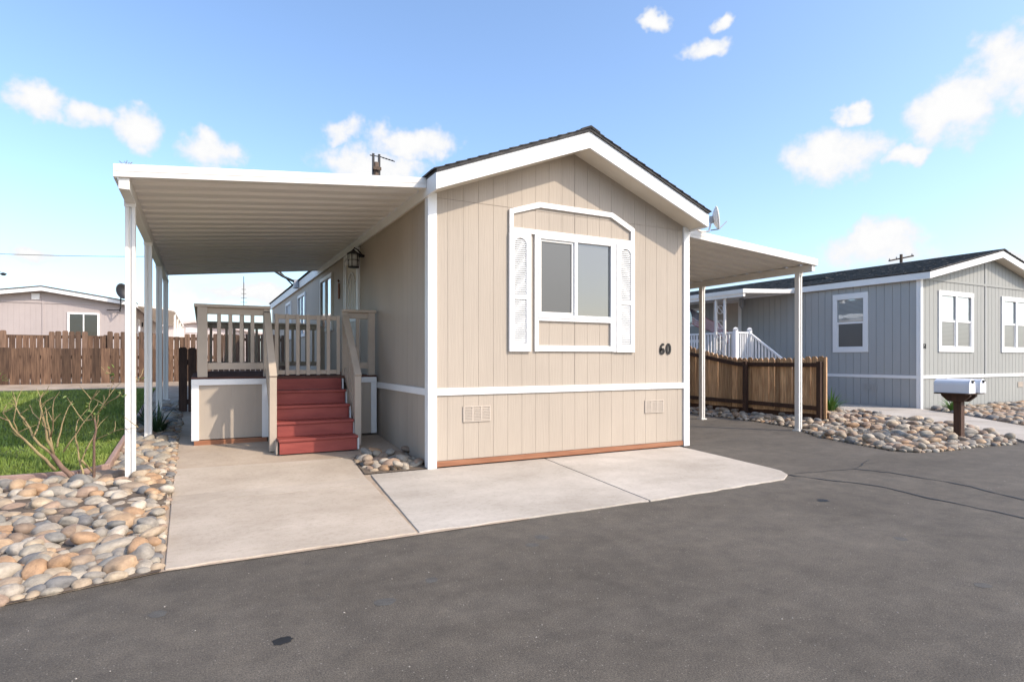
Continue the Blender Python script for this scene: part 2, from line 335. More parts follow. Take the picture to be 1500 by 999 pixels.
# ------------------------------------------------------------------ setting: ground, road, yard
m_ = MB(); m_.add([(-1500,-1500,-.06),(1500,-1500,-.06),(1500,1500,-.06),(-1500,1500,-.06)], [(0,1,2,3)])
setp(m_.build('ground', 'dirt'), kind='structure')
m_ = MB(); m_.add([(-60,-25,0),(70,-25,0),(70,34,0),(2.2,34,0),(2.2,5.5,0),(-60,5.5,0)], [(0,1,2,3,4,5)])
road = setp(m_.build('road', 'asphalt'), kind='structure')
def ribbon_flat(pts, ws, z, name, m, parent):
    vs = []; fs = []
    for i, (x, y) in enumerate(pts):
        a = Vector(pts[max(i-1, 0)]); b = Vector(pts[min(i+1, len(pts)-1)]); d = (b - a).normalized(); n_ = Vector((-d.y, d.x)); wd = ws[i] / 2
        vs += [(x + n_.x*wd, y + n_.y*wd, z), (x - n_.x*wd, y - n_.y*wd, z)]
    for i in range(len(pts) - 1): fs.append((2*i, 2*i+1, 2*i+3, 2*i+2))
    q = MB(); q.add(vs, fs); return q.build(name, m, parent)
def wob(pts, n, amp, seed):
    rr = random.Random(seed); out = []
    for i in range(len(pts) - 1):
        for k in range(n):
            t = k / n; out.append((pts[i][0]*(1-t)+pts[i+1][0]*t + rr.uniform(-amp, amp), pts[i][1]*(1-t)+pts[i+1][1]*t + rr.uniform(-amp, amp)))
    out.append(pts[-1]); return out
for pts, wd, sd_ in (([(6.84,4.31),(6.97,4.0),(6.98,3.3),(6.72,2.61),(6.4,1.7)], .03, 1), ([(5.83,4.42),(5.95,4.06),(6.15,3.6),(6.02,3.09),(6.0,2.74),(5.95,2.3),(5.8,1.5)], .028, 2), ([(5.98,4.45),(6.84,4.31),(7.6,4.6)], .012, 3)):
    p_ = wob(pts, 5, .018, sd_); rr = random.Random(sd_)
    ribbon_flat(p_, [wd * rr.uniform(.5, 1.3) for _ in p_], .004, 'crack_seal', 'seal', road)
def blob(cx, cy, rx, ry, rot, z, name, m, parent, seed, n=18, jag=.16):
    rr = random.Random(seed); vs = []
    for k in range(n):
        a = k*2*math.pi/n; q = 1 + rr.uniform(-jag, jag); x = rx*q*math.cos(a); y = ry*q*math.sin(a)
        vs.append((cx + x*math.cos(rot)-y*math.sin(rot), cy + x*math.sin(rot)+y*math.cos(rot), z))
    q = MB(); q.add(vs, [tuple(range(n))]); return q.build(name, m, parent)
blob(.33, 2.91, .046, .038, .3, .0015, 'stain', 'stain', road, 1)
blob(5.06, 3.48, .06, .05, 0, .0015, 'stain', 'stain', road, 5, jag=.35)
for i, (x, y, r_) in enumerate([(.87,3.12,.06),(4.48,2.48,.055),(-.2,3.51,.05),(3.98,1.75,.05),(1.2,3.3,.045),(2.2,3.72,.06),(2.05,3.6,.05)]):
    blob(x, y, r_, r_*.8, i, .0015, 'scuff', 'scuff', road, 20+i, jag=.1)
rr = random.Random(5)
deb = MB()
for i in range(230):
    x, y = rr.uniform(-2, 9), rr.uniform(1.0, 4.1); r_ = rr.uniform(.002, .0055); z_ = .002
    deb.add([(x-r_,y,z_),(x,y-r_,z_),(x+r_,y,z_),(x,y+r_,z_),(x,y,z_+r_)], [(0,1,4),(1,2,4),(2,3,4),(3,0,4)])
setp(deb.build('grit', 'grit', recalc=False), 'pale grit and small pebbles scattered over the asphalt', 'grit', kind='stuff')
# left yard: one sheet that climbs gently to the back fence
def front_y(X): return 4.18 + .25 * (X + .2) if X < -.2 else 4.18
xs = [-40,-30,-22,-16,-12,-9,-7,-5.5,-4.5,-3.8,-3.2,-2.6,-2.2,-1.8,-1.4,-1.0,-.6,-.2,.2,.6,1,1.4,1.8,2.2,2.36]
m_ = MB(); rows = 46
for i in range(rows):
    t = i / (rows - 1)
    for x in xs:
        y0 = front_y(x); y = y0 + (90 - y0) * (t ** 2.6)
        m_.v.append((x, y, .006 + slope(y) + (.006 * mnoise.noise(Vector((x*2, y*2, 0))) if y > y0 + .3 else 0)))
nx = len(xs)
for i in range(rows - 1):
    for k in range(nx - 1): m_.f.append((i*nx+k, i*nx+k+1, (i+1)*nx+k+1, (i+1)*nx+k)); m_.mi.append(0)
setp(m_.build('yard_ground', 'dirt', smooth=True), kind='structure')
# ------------------------------------------------------------------ concrete
def slab(poly, thick, name, m, parent, lift=.016, bev=.006):
    q = MB(); n_ = len(poly)
    q.add([(x, y, slope(y) + lift) for x, y in poly] + [(x, y, slope(y) + lift - thick) for x, y in poly],
          [tuple(range(n_)), tuple(range(n_, 2*n_))[::-1]] + [(i, (i+1) % n_, n_+(i+1) % n_, n_+i) for i in range(n_)])
    return q.build(name, m, parent, bevel=bev)
wk = bpy.data.objects.new('walkway', None); S.collection.objects.link(wk); setp(wk, kind='structure')
def jag(a, b, n, amp, seed):
    rr = random.Random(seed); return [(a[0]+(b[0]-a[0])*i/n, a[1]+(b[1]-a[1])*i/n + rr.uniform(-amp, amp)) for i in range(1, n)]
slab([(-.20,4.2)] + jag((-.20,4.2), (1.415,4.215), 14, .012, 1) + [(1.415,4.215),(1.555,6.035),(-.24,6.06)], .12, 'slab', 'conc2', wk)
slab([(-.24,6.066),(1.556,6.041),(1.572,6.395),(-.246,6.395)], .12, 'slab', 'conc2', wk, bev=0)
slab([(-.246,6.396),(1.572,6.396),(1.63,7.22),(1.60,7.34),(1.50,7.42),(-.255,7.5)], .12, 'slab', 'conc2', wk, bev=0)
slab([(-.255,7.506),(1.50,7.426),(1.70,7.50),(2.345,7.5),(2.345,13.5),(-.32,13.5)], .12, 'slab', 'conc3', wk, lift=.014)
ap = bpy.data.objects.new('driveway_apron', None); S.collection.objects.link(ap); setp(ap, kind='structure')
slab([(1.435,4.22)] + jag((1.435,4.22), (3.61,4.19), 18, .012, 2) + [(3.61,4.19),(3.905,6.54),(2.36,6.54),(1.66,6.54)], .12, 'slab', 'conc', ap, lift=.014)
slab([(3.625,4.19)] + jag((3.625,4.19), (5.55,4.27), 16, .012, 3) + [(5.55,4.27),(5.80,4.42),(5.93,4.6),(5.98,4.8),(6.02,5.1),(6.11,5.62),(6.2,6.23),(6.2,6.54),(3.92,6.54)], .12, 'slab', 'conc', ap, lift=.014)
gd = bpy.data.objects.new('neighbour_driveway', None); S.collection.objects.link(gd); setp(gd, kind='structure')
q_ = MB(); q_.prism([(11.3,4.4),(13.5,5.0),(13.87,5.44),(15.51,7.37),(15.99,8.12),(16.3,8.58),(16.38,8.62),(16.38,12.4),(14.0,9.6),(13.8,8.0),(13.2,6.9),(12.6,5.95),(11.75,4.79)], 'z', -.05, .03); q_.build('slab', 'conc', gd)
# ------------------------------------------------------------------ rocks
def inpoly(x, y, P):
    c = False; j = len(P) - 1
    for i in range(len(P)):
        if (P[i][1] > y) != (P[j][1] > y) and x < (P[j][0]-P[i][0])*(y-P[i][1])/(P[j][1]-P[i][1]) + P[i][0]: c = not c
        j = i
    return c
def pack(P, sizes, seed, tight=.74):
    rr = random.Random(seed); x0 = min(p[0] for p in P); x1 = max(p[0] for p in P); y0 = min(p[1] for p in P); y1 = max(p[1] for p in P)
    cell = .3; G = {}; out = []
    area = (x1-x0)*(y1-y0)
    for r_, dens in sizes:
        for _ in range(int(dens * area)):
            x, y = rr.uniform(x0, x1), rr.uniform(y0, y1); r = r_ * rr.uniform(.85, 1.15)
            if not inpoly(x, y, P): continue
            if r > .05 and not all(inpoly(x + a*r*1.1, y + b*r*1.1, P) for a, b in ((1, 0), (-1, 0), (0, 1), (0, -1))): continue
            k = (int(x // cell), int(y // cell)); ok = True
            for a in (-1, 0, 1):
                for b in (-1, 0, 1):
                    for X, Y, Rr in G.get((k[0]+a, k[1]+b), ()):
                        if (X-x)**2 + (Y-y)**2 < (tight*(r+Rr))**2: ok = False; break
                    if not ok: break
                if not ok: break
            if ok: out.append((x, y, r)); G.setdefault(k, []).append((x, y, r))
    return out
def rock_mesh(seed, sub):
    bm = bmesh.new(); bmesh.ops.create_icosphere(bm, subdivisions=sub, radius=1); rr = random.Random(seed)
    off = Vector((rr.uniform(0, 50), rr.uniform(0, 50), rr.uniform(0, 50)))
    sq = rr.uniform(2.0, 2.9)
    for v in bm.verts:
        c = v.co.normalized(); k = (abs(c.x)**sq + abs(c.y)**sq + abs(c.z)**sq) ** (-1/sq)
        v.co = c * k * (1 + .20 * mnoise.noise(c * .9 + off) + .07 * mnoise.noise(c * 2.2 + off))
    me = bpy.data.meshes.new('river_rock'); bm.to_mesh(me); bm.free()
    me.polygons.foreach_set('use_smooth', [True]*len(me.polygons)); return me
RM = [rock_mesh(i, 3) for i in range(9)]; RL = [rock_mesh(40+i, 2) for i in range(7)]
for me in RM: me.materials.append(M['rock'])
def rock_tf(x, y, r, zg, rr, lift=0):
    ex = rr.uniform(1.0, 1.45); fl = rr.uniform(.52, .78)
    return Matrix.Translation((x, y, zg + r*fl*rr.uniform(.25, .62) + lift)) @ Matrix.Rotation(rr.uniform(0, 6.28), 4, 'Z') @ Matrix.Rotation(rr.uniform(-.35, .35), 4, 'X') @ Matrix.Rotation(rr.uniform(-.3, .3), 4, 'Y') @ Matrix.Diagonal((r*ex, r*rr.uniform(.78, 1), r*fl, 1))
def rock_bed(name, rocks, zf, nind, seed, soil_poly, near, soil_lift=.012, soil=True):
    root = bpy.data.objects.new(name, None); S.collection.objects.link(root); setp(root, kind='structure')
    rr = random.Random(seed)
    rocks = sorted(rocks, key=lambda q: -(q[2] / (math.hypot(q[0], q[1]) + .01)) if near(q) else 1)
    q = MB()
    if soil:
        q.add([(x, y, zf(y) + soil_lift) for x, y in soil_poly], [tuple(range(len(soil_poly)))]); q.build('soil', 'soil', root)
    vs = []; fs = []; rv = []
    for i, t in enumerate(rocks):
        x, y, r = t[:3]; lift = t[3] if len(t) > 3 else 0
        T = rock_tf(x, y, r, zf(y), rr, lift)
        if i < nind and near(t):
            o = bpy.data.objects.new('river_rock', RM[rr.randrange(9)]); S.collection.objects.link(o); o.parent = root; o.matrix_world = T
        else:
            me = RL[rr.randrange(7)]; b = len(vs); val = rr.random()
            vs += [tuple(T @ v.co) for v in me.vertices]; fs += [tuple(b + k for k in p.vertices) for p in me.polygons]; rv += [val] * len(me.vertices)
    if vs:
        me = bpy.data.meshes.new('river_rocks'); me.from_pydata(vs, [], fs); at = me.attributes.new('rnd', 'FLOAT', 'POINT'); at.data.foreach_set('value', rv)
        me.polygons.foreach_set('use_smooth', [True]*len(me.polygons)); me.materials.append(M['rocks']); me.update()
        o = bpy.data.objects.new('river_rocks', me); S.collection.objects.link(o); o.parent = root; setp(o, kind='stuff')
    return root
def second(rocks, frac, seed, rs, lift):
    rr = random.Random(seed); return [(x + rr.uniform(-.06, .06), y + rr.uniform(-.06, .06), rr.uniform(*rs), lift * rr.uniform(.7, 1.2)) for x, y, r in rocks if rr.random() < frac]
PL = [(-4.2,3.22),(-.9,4.04),(-.24,4.22),(-.275,5.5),(-.29,7.5),(-.31,13.2),(-.86,13.2),(-.88,7.62),(-1.1,7.42),(-4.2,7.42)]
SZ = [(.092, 14), (.076, 70), (.060, 300), (.046, 700), (.032, 900), (.02, 900)]
big = pack(PL, SZ, 11)
big += second([q for q in big if q[2] > .05 and q[1] < 7.2 and q[1] > front_y(q[0]) + .3], .42, 12, (.045, .072), .05)
rock_bed('rock_bed', big, lambda y: slope(y), 300, 13, [(-4.2,3.19),(-.9,4.005),(-.22,4.175)] + PL[3:], lambda q: q[0] > -2.2 and q[1] < 9.5 and q[2] > .045)
PS = [(1.68,6.62),(2.33,6.62),(2.33,7.46),(1.72,7.46),(1.64,7.3)]
sm = pack(PS, [(.085, 60), (.065, 200), (.045, 300)], 21)
sm += second(sm, .3, 22, (.05, .075), .06)
rock_bed('corner_rock_bed', sm, lambda y: slope(y), 70, 23, [(1.60,6.545),(2.345,6.545),(2.345,7.495),(1.72,7.495),(1.64,7.3)], lambda q: True, .02)
PR = [(9.50,6.9),(9.13,6.36),(8.86,5.6),(8.66,4.96),(8.8,4.64),(9.29,4.54),(10.03,4.56),(11.05,4.40),(11.75,4.79),(12.5,5.95),(13.1,6.9),(13.7,8.0),(13.9,8.9),(13.2,9.3),(11.9,8.3),(11.3,11.6),(10.5,11.6),(10.2,8.4),(9.9,7.4)]
SR = [(.092, 12), (.078, 60), (.062, 240), (.045, 500), (.028, 400)]
rb = pack(PR, SR, 31)
rb += second([q for q in rb if q[2] > .05], .25, 32, (.055, .09), .06)
rock_bed('mailbox_rock_bed', rb, lambda y: 0, 230, 33, PR, lambda q: q[2] > .045, .02)
PF = [(14.0,5.45),(15.51,7.30),(16.1,8.05),(16.6,8.5),(24,8.5),(24,5.6)]
fb = pack(PF, [(.10, 14), (.08, 80), (.06, 160)], 41)
rock_bed('far_rock_bed', fb, lambda y: 0, 0, 43, PF, lambda q: True, .02)
# ------------------------------------------------------------------ lawn
q = MB(); LP = [(-30,7.46),(-1.12,7.46),(-.93,7.66),(-.93,16.6),(-3.2,16.9),(-30,16.9)]
gx = [-30,-20,-14,-10,-8,-6,-5,-4,-3.2,-2.4,-1.6,-1.12,-.93]; gy = [7.46,7.66,8.5,10,12,14,15.9]
for y in gy:
    for x in gx: q.v.append((x, max(y, 7.66) if x > -1.0 else y, slope(y) + .02))
for i in range(len(gy)-1):
    for k in range(len(gx)-1): q.f.append((i*13+k, i*13+k+1, (i+1)*13+k+1, (i+1)*13+k)); q.mi.append(0)
setp(q.build('lawn', 'turf'), kind='structure')
rr = random.Random(8); vs = []; fs = []
for i in range(95000):
    u = rr.random(); x = -.94 - 7.6 * (u ** 1.25); y = 7.48 + 9.2 * (rr.random() ** 1.25)
    if x > -1.13 and y < 7.66 + 0 * x and (x + 1.12) > (y - 7.46) * .95: continue
    if y > 15.6 + .4 * mnoise.noise(Vector((x*.8, 0, 3))) : continue
    zz = slope(y) + .018; h_ = rr.uniform(.028, .065) * (1 + .4 * mnoise.noise(Vector((x*1.5, y*1.5, 0)))); a = rr.uniform(0, 6.28); wd = rr.uniform(.003, .006) * (1 + y*.05); ln = rr.uniform(-.03, .03); l2 = rr.uniform(-.03, .03)
    b = len(vs); vs += [(x-wd*math.cos(a), y-wd*math.sin(a), zz), (x+wd*math.cos(a), y+wd*math.sin(a), zz), (x+ln, y+l2, zz+h_)]; fs.append((b, b+1, b+2))
me = bpy.data.meshes.new('grass'); me.from_pydata(vs, [], fs); me.materials.append(M['grass']); o = bpy.data.objects.new('grass', me); S.collection.objects.link(o)
setp(o, 'short green grass blades covering the side lawn', 'grass', kind='stuff')
ed = bpy.data.objects.new('lawn_edging', None); S.collection.objects.link(ed); setp(ed, 'pinkish edging strip between the lawn and river rocks', 'edging')
def edge_run(pts):
    q = MB()
    for i in range(len(pts)-1):
        (x0, y0), (x1, y1) = pts[i], pts[i+1]; q.bar((x0, y0, slope(y0)+.045), (x1, y1, slope(y1)+.045), .055, .10)
    return q.build('edging_strip', 'edging', ed, bevel=.01)
edge_run([(-12,7.43),(-1.12,7.43)]); edge_run([(-1.12,7.43),(-.9,7.66)]); edge_run([(-.9,7.66),(-.9,13.2)])

# ------------------------------------------------------------------ siding
def siding(parent, mp, a0, a1, zb, top, sp, openings=(), splits=(), m='beige', joined=None, name='siding_board', apex=None, gap=.0016, th=.0055):
    cuts = [a0]; a = a0
    while a < a1 - sp * .4: a += sp; cuts.append(min(a, a1))
    cuts[-1] = a1; grid = set(cuts)
    ext = [e for o_ in openings for e in o_[:2]] + ([apex] if apex is not None else [])
    cuts = sorted(set(cuts + [e for e in ext if a0 < e < a1]))
    J = MB() if joined else None
    for i in range(len(cuts) - 1):
        c0, c1 = cuts[i], cuts[i+1]
        if c1 - c0 < .012: continue
        b0 = c0 + (gap if c0 in grid else 0); b1 = c1 - (gap if c1 in grid else 0)
        segs = [[zb, None]]
        for sz in splits: segs[-1][1] = sz - .003; segs.append([sz + .003, None])
        res = []
        for s0, s1 in segs:
            parts = [(s0, s1)]
            for oa0, oa1, oz0, oz1 in openings:
                if oa0 <= c0 + 1e-5 and oa1 >= c1 - 1e-5:
                    nw = []
                    for p0, p1 in parts:
                        e1 = p1 if p1 is not None else 99
                        if oz1 <= p0 or oz0 >= e1: nw.append((p0, p1)); continue
                        if oz0 > p0: nw.append((p0, oz0))
                        if oz1 < e1: nw.append((oz1, p1))
                    parts = nw
            res += parts
        for p0, p1 in res:
            t0 = top(b0) if p1 is None else p1; t1 = top(b1) if p1 is None else p1
            if min(t0, t1) < p0 + .01: continue
            q = J or MB()
            pts = [mp(b0, p0, 0), mp(b1, p0, 0), mp(b1, t1, 0), mp(b0, t0, 0), mp(b0, p0, th), mp(b1, p0, th), mp(b1, t1, th), mp(b0, t0, th)]
            q.add(pts, [(0,3,2,1),(4,5,6,7),(0,1,5,4),(1,2,6,5),(2,3,7,6),(3,0,4,7)])
            if not J: q.build(name, m, parent)
    if J: return J.build(joined, m, parent)
def shingles(parent, x_e, z_e, x_r, z_r, y0, y1, name='shingles', wd=.32, ex=.145, seed=1, m='shingle', tk=.012):
    rr = random.Random(seed); ln = math.hypot(x_r-x_e, z_r-z_e); n_ = int(ln / ex); dx, dz = (x_r-x_e)/ln, (z_r-z_e)/ln; nxn = (-dz if x_r > x_e else dz); nzn = abs(dx)
    q = MB()
    for i in range(n_ + 1):
        y = y0 - rr.uniform(0, wd)
        while y < y1:
            w_ = wd * rr.uniform(.55, 1.2); t = tk * (.6 + rr.random()); a0 = i*ex; a1 = min(ln, a0 + ex*1.25); ya, yb = max(y, y0), min(y + w_ - .004, y1)
            if yb > ya:
                def P(a, h, yy): return (x_e + dx*a + nxn*h, yy, z_e + dz*a + nzn*h)
                h0, h1 = .012 + t, .004
                q.add([P(a0,0,ya),P(a0,0,yb),P(a1,0,yb),P(a1,0,ya),P(a0,h0,ya),P(a0,h0,yb),P(a1,h1,yb),P(a1,h1,ya)], [(4,5,6,7),(0,1,5,4),(0,4,7,3),(1,2,6,5)])
            y += w_
    o = q.build(name, m, parent, recalc=False); return setp(o, kind='stuff')
mapF = lambda Y: (lambda a, z, d: (a, Y - d, z))       # wall facing -Y
mapL = lambda X: (lambda a, z, d: (X - d, a, z))       # wall facing -X
mapRt = lambda X: (lambda a, z, d: (X + d, a, z))      # wall facing +X

# ------------------------------------------------------------------ the manufactured home
XL, XR, YF, YB, XA = 2.35, 6.37, 6.55, 24.0, 4.37
home = thing('manufactured_home', (4.36, 6.55, 0), 'beige manufactured home with white trim, shuttered front window and number 60', 'house')
RT = lambda x: 4.225 - .395 * abs(x - XA)              # roof top
q = MB(); YFi = YF + .0055
q.prism([(XL+.014,.10),(XR-.014,.10),(XR-.014,RT(XR)-.17),(XA,RT(XA)-.17),(XL+.014,RT(XL)-.17)], 'y', YFi, YFi + .08); q.build('front_wall', 'beige', home)
wf_open = [(3.834, 4.949, 1.871, 2.838)]
siding(home, mapF(YFi), XL+.03, XR-.03, .105, lambda a: 0.885, .2)
siding(home, mapF(YFi), XL+.03, XR-.03, .93, lambda a: RT(a)-.185, .2, openings=wf_open, splits=(3.19,), apex=XA)
q = MB(); q.box(XL+.014, XL+.09, YF+.1, YB, .10, 3.36); q.box(XL+.09, XR-.1, YB-.1, YB-.02, .1, 3.36); q.build('side_wall', 'beige', home)
q = MB(); q.box(XR-.09, XR-.014, YF+.1, YB, .10, 3.36); q.build('side_wall', 'beige', home)
SIDE_OPEN = [(10.05, 11.05, 1.09, 3.10), (12.36, 13.55, 1.95, 2.98), (15.85, 17.0, 1.95, 2.94), (18.6, 19.6, 1.95, 2.94)]
siding(home, mapL(XL+.014), YF+.05, YB-.05, .935, lambda a: 3.34, .2, openings=SIDE_OPEN, joined='side_siding')
siding(home, mapL(XL+.014), YF+.05, YB-.05, .06, lambda a: .87, .2, joined='side_skirting')
siding(home, mapRt(XR-.014), YF+.05, YB-.05, .06, lambda a: 3.34, .2, joined='side_siding')
# base plank, belts, corners
q = MB(); q.box(XL+.06, XR-.06, YF-.012, YF+.03, .034, .098); q.build('base_plank', 'redwood', home, bevel=.004)
q = MB(); q.box(XL+.045, XR-.045, YF-.022, YF+.013, .872, .955); q.build('belt_trim', 'white', home, bevel=.004)
q = MB(); q.box(XL-.022, XL+.013, YF+.085, YB, .872, .955); q.build('belt_trim', 'white', home, bevel=.004)
for sx, x0 in ((1, XL), (-1, XR)):
    q = MB(); q.box(min(x0-.026*sx, x0+.085*sx), max(x0-.026*sx, x0+.085*sx), YF-.026, YF+.012, .02, RT(x0)-.19)
    q.box(min(x0-.0262*sx, x0+.013*sx), max(x0-.0262*sx, x0+.013*sx), YF+.0125, YF+.085, .02, RT(x0)-.19); q.build('corner_trim', 'white', home, bevel=.004)
# roof
YO = 6.19; XeL, XeR = 2.30, 6.43
roof = MB()
for xe in (XeL, XeR): roof.prism([(xe, RT(xe)-.035),(XA, RT(XA)-.035),(XA, RT(XA)),(xe, RT(xe))] if xe < XA else [(XA, RT(XA)-.035),(xe, RT(xe)-.035),(xe, RT(xe)),(XA, RT(XA))], 'y', YO-.02, YB+.3)
roof = roof.build('roof', 'shingle', home)
shingles(roof, XeL-.03, RT(XeL-.03), XA, RT(XA), YO-.03, YB+.3, seed=2, tk=.004); shingles(roof, XeR+.03, RT(XeR+.03), XA, RT(XA), YO-.03, YB+.3, seed=3, tk=.004)
q = MB()
yy = YO - .03
while yy < YB: 
    q.prism([(XA-.14, RT(XA-.14)+.012),(XA, RT(XA)+.012),(XA+.14, RT(XA+.14)+.012),(XA+.14, RT(XA+.14)+.03),(XA, RT(XA)+.034),(XA-.14, RT(XA-.14)+.03)], 'y', yy, yy+.24); yy += .235
setp(q.build('ridge_cap', 'shingle', roof), kind='stuff')
for xe, s_ in ((XeL, 1), (XeR, -1)):
    q = MB(); q.prism([(xe, RT(xe)-.225),(XA-.0015*s_, RT(XA)-.245),(XA-.0015*s_, RT(XA)-.036),(xe, RT(xe)-.036)], 'y', YO, YO+.03); q.build('rake_fascia', 'white', home, bevel=.003)
    q = MB(); q.prism([(xe+.03*s_, RT(xe)-.20),(XA-.002*s_, RT(XA)-.215),(XA-.002*s_, RT(XA)-.20),(xe+.03*s_, RT(xe)-.185)], 'y', YO+.031, YF+.01); q.build('rake_soffit', 'soffit', home)
    q = MB(); q.box(min(xe, xe+.025*s_), max(xe, xe+.025*s_), YO+.031, YB+.28, RT(xe)-.225, RT(xe)-.036); q.build('eave_fascia', 'white', home, bevel=.003)
    q = MB(); q.box(min(xe+.026*s_, xe+.07*s_), max(xe+.026*s_, xe+.07*s_), YF+.09, YB+.2, RT(xe)-.215, RT(xe)-.195); q.build('eave_soffit', 'soffit', home)
# front window and its white surround
win = MB(); x0, x1, z0, z1 = 3.834, 4.949, 1.871, 2.838
for a in ((x0-.035, x1+.035, z1, z1+.045), (x0-.035, x1+.035, z0-.045, z0), (x0-.035, x0, z0, z1), (x1, x1+.035, z0, z1), (4.352, 4.402, z0, z1)): win.box(a[0], a[1], YF-.038, YF+.05, a[2], a[3])
win = win.build('front_window', 'white', home, bevel=.004)
q = MB()
for a in ((x0+.001, 4.351, z1-.03, z1-.001), (x0+.001, 4.351, z0+.001, z0+.035), (x0+.001, x0+.022, z0+.036, z1-.031), (4.318, 4.351, z0+.036, z1-.031)): q.box(a[0], a[1], YF-.018, YF+.03, a[2], a[3])
q.build('sash', 'alu', win, bevel=.003)
q = MB(); q.box(x0+.022, 4.318, YF-.004, YF+.002, z0+.035, z1-.03); q.build('insect_screen', 'screen', win)
q = MB(); q.box(4.402, x1, YF-.002, YF+.004, z0, z1); q.build('pane', 'glass', win)
q = MB(); q.box(x0+.0225, 4.3175, YF+.003, YF+.007, z0+.0355, z1-.0305); q.build('pane', 'glass', win)
sur = MB(); yo, yi = YF-.03, YF-.001
sur.prism([(3.39,2.885),(5.362,2.885),(5.362,2.945),(5.30,2.945),(3.45,2.945),(3.39,2.945)], 'y', yo, yi)
sur.prism([(3.39,2.946),(3.45,2.946),(3.45,3.115),(3.39,3.165)], 'y', yo, yi)
sur.prism([(5.30,2.946),(5.362,2.946),(5.362,3.12),(5.30,3.07)], 'y', yo, yi)
sur.prism([(3.39,3.1655),(3.45,3.1155),(3.84,3.235),(3.82,3.303)], 'y', yo, yi)
sur.prism([(5.362,3.1205),(5.30,3.0705),(4.955,3.232),(4.985,3.300)], 'y', yo, yi)
sur.prism([(3.8205,3.303),(3.8405,3.235),(4.9545,3.232),(4.9845,3.300)], 'y', yo, yi)
sur.box(3.80, 4.99, yo, yi, 1.79, 1.825); sur.box(3.80, 4.99, yo, yi, 1.40, 1.475)
sur.box(4.95, 5.03, yo, yi, 1.476, 1.789); sur.box(3.755, 3.812, yo+.001, yi, 1.396, 2.884); sur.box(4.991, 5.045, yo+.001, yi, 1.396, 2.884)
sur.build('window_surround', 'white', home, bevel=.004)
for sx0 in (3.387, 5.05):
    sh = MB(); sx1 = sx0 + .31; yb = YF - .001; fr = .068
    sh.box(sx0, sx0+fr, yb-.035, yb, 1.394, 2.882); sh.box(sx1-fr, sx1, yb-.035, yb, 1.394, 2.882)
    for a, b in ((1.394, 1.50), (2.05, 2.11)): sh.box(sx0+fr, sx1-fr, yb-.035, yb, a, b)
    n_ = 8; arch = [(sx0+fr, 2.881), (sx0+fr, 2.76)] + [(sx0+fr + (sx1-sx0-2*fr)*k/n_, 2.765 + .055*math.sin(math.pi*k/n_)**.6 if 0 < k < n_ else 2.76) for k in range(1, n_)] + [(sx1-fr, 2.76), (sx1-fr, 2.881)]
    sh.prism(arch, 'y', yb-.035, yb)
    sh.box(sx0+fr, sx1-fr, yb-.008, yb, 1.50, 2.80)
    sh = sh.build('shutter', 'white', home, bevel=.003)
    lv = MB(); z = 1.515
    while z < 2.80:
        if not (2.035 < z < 2.115):
            lv.add([(sx0+fr, yb-.009, z+.022), (sx1-fr, yb-.009, z+.022), (sx1-fr, yb-.03, z), (sx0+fr, yb-.03, z), (sx0+fr, yb-.009, z), (sx1-fr, yb-.009, z)], [(0,1,2,3),(3,2,5,4)])
        z += .0265
    setp(lv.build('louvres', 'white', sh), kind='stuff')
# number 60 and 61: shaped digits
def digit(ch, x, z, h, mp, name, m, parent, th=.014):
    q = MB(); w_ = h * .52
    def rib(pts, ws, closed=False):
        vs = []; n_ = len(pts)
        for i in range(n_):
            a = Vector(pts[(i-1) % n_ if closed else max(i-1, 0)]); b = Vector(pts[(i+1) % n_ if closed else min(i+1, n_-1)]); d = (b-a).normalized(); nn = Vector((-d.y, d.x))*ws[i]/2
            p = Vector(pts[i]); vs += [p+nn, p-nn]
        full = [mp(x+v.x*h, z+v.y*h, 0) for v in vs] + [mp(x+v.x*h, z+v.y*h, th) for v in vs]; k = len(vs); fs = []
        for i in range(n_ if closed else n_-1):
            a, b = 2*i, 2*((i+1) % n_); fs += [(a, a+1, b+1, b), (k+a, k+b, k+b+1, k+a+1), (a, b, k+b, k+a), (a+1, k+a+1, k+b+1, b+1)]
        if not closed: fs += [(0, k, k+1, 1), (2*n_-2, 2*n_-1, k+2*n_-1, k+2*n_-2)]
        q.add(full, fs)
    if ch == '0':
        n_ = 22; rib([(.27+.19*math.cos(t*6.2832/n_), .5+.44*math.sin(t*6.2832/n_)) for t in range(n_)], [.10+.10*abs(math.cos(t*6.2832/n_)) for t in range(n_)], True)
    elif ch == '6':
        n_ = 18; rib([(.28+.185*math.cos(t*6.2832/n_), .29+.23*math.sin(t*6.2832/n_)) for t in range(n_)], [.10+.09*abs(math.cos(t*6.2832/n_)) for t in range(n_)], True)
        rib([(.095,.30),(.10,.52),(.16,.74),(.28,.91),(.40,.95)], [.18,.19,.17,.12,.09]); rib([(.40,.93),(.44,.87),(.43,.80)], [.10,.15,.10])
    else:
        rib([(.25,.02),(.25,.97)], [.19,.19]); rib([(.25,.93),(.10,.80)], [.09,.09]); rib([(.08,.03),(.44,.03)], [.07,.07])
    return q.build(name, m, parent)
digit('6', 5.835, 1.365, .165, mapF(YF), 'number_digit', 'black', home); digit('0', 5.955, 1.365, .165, mapF(YF), 'number_digit', 'black', home)
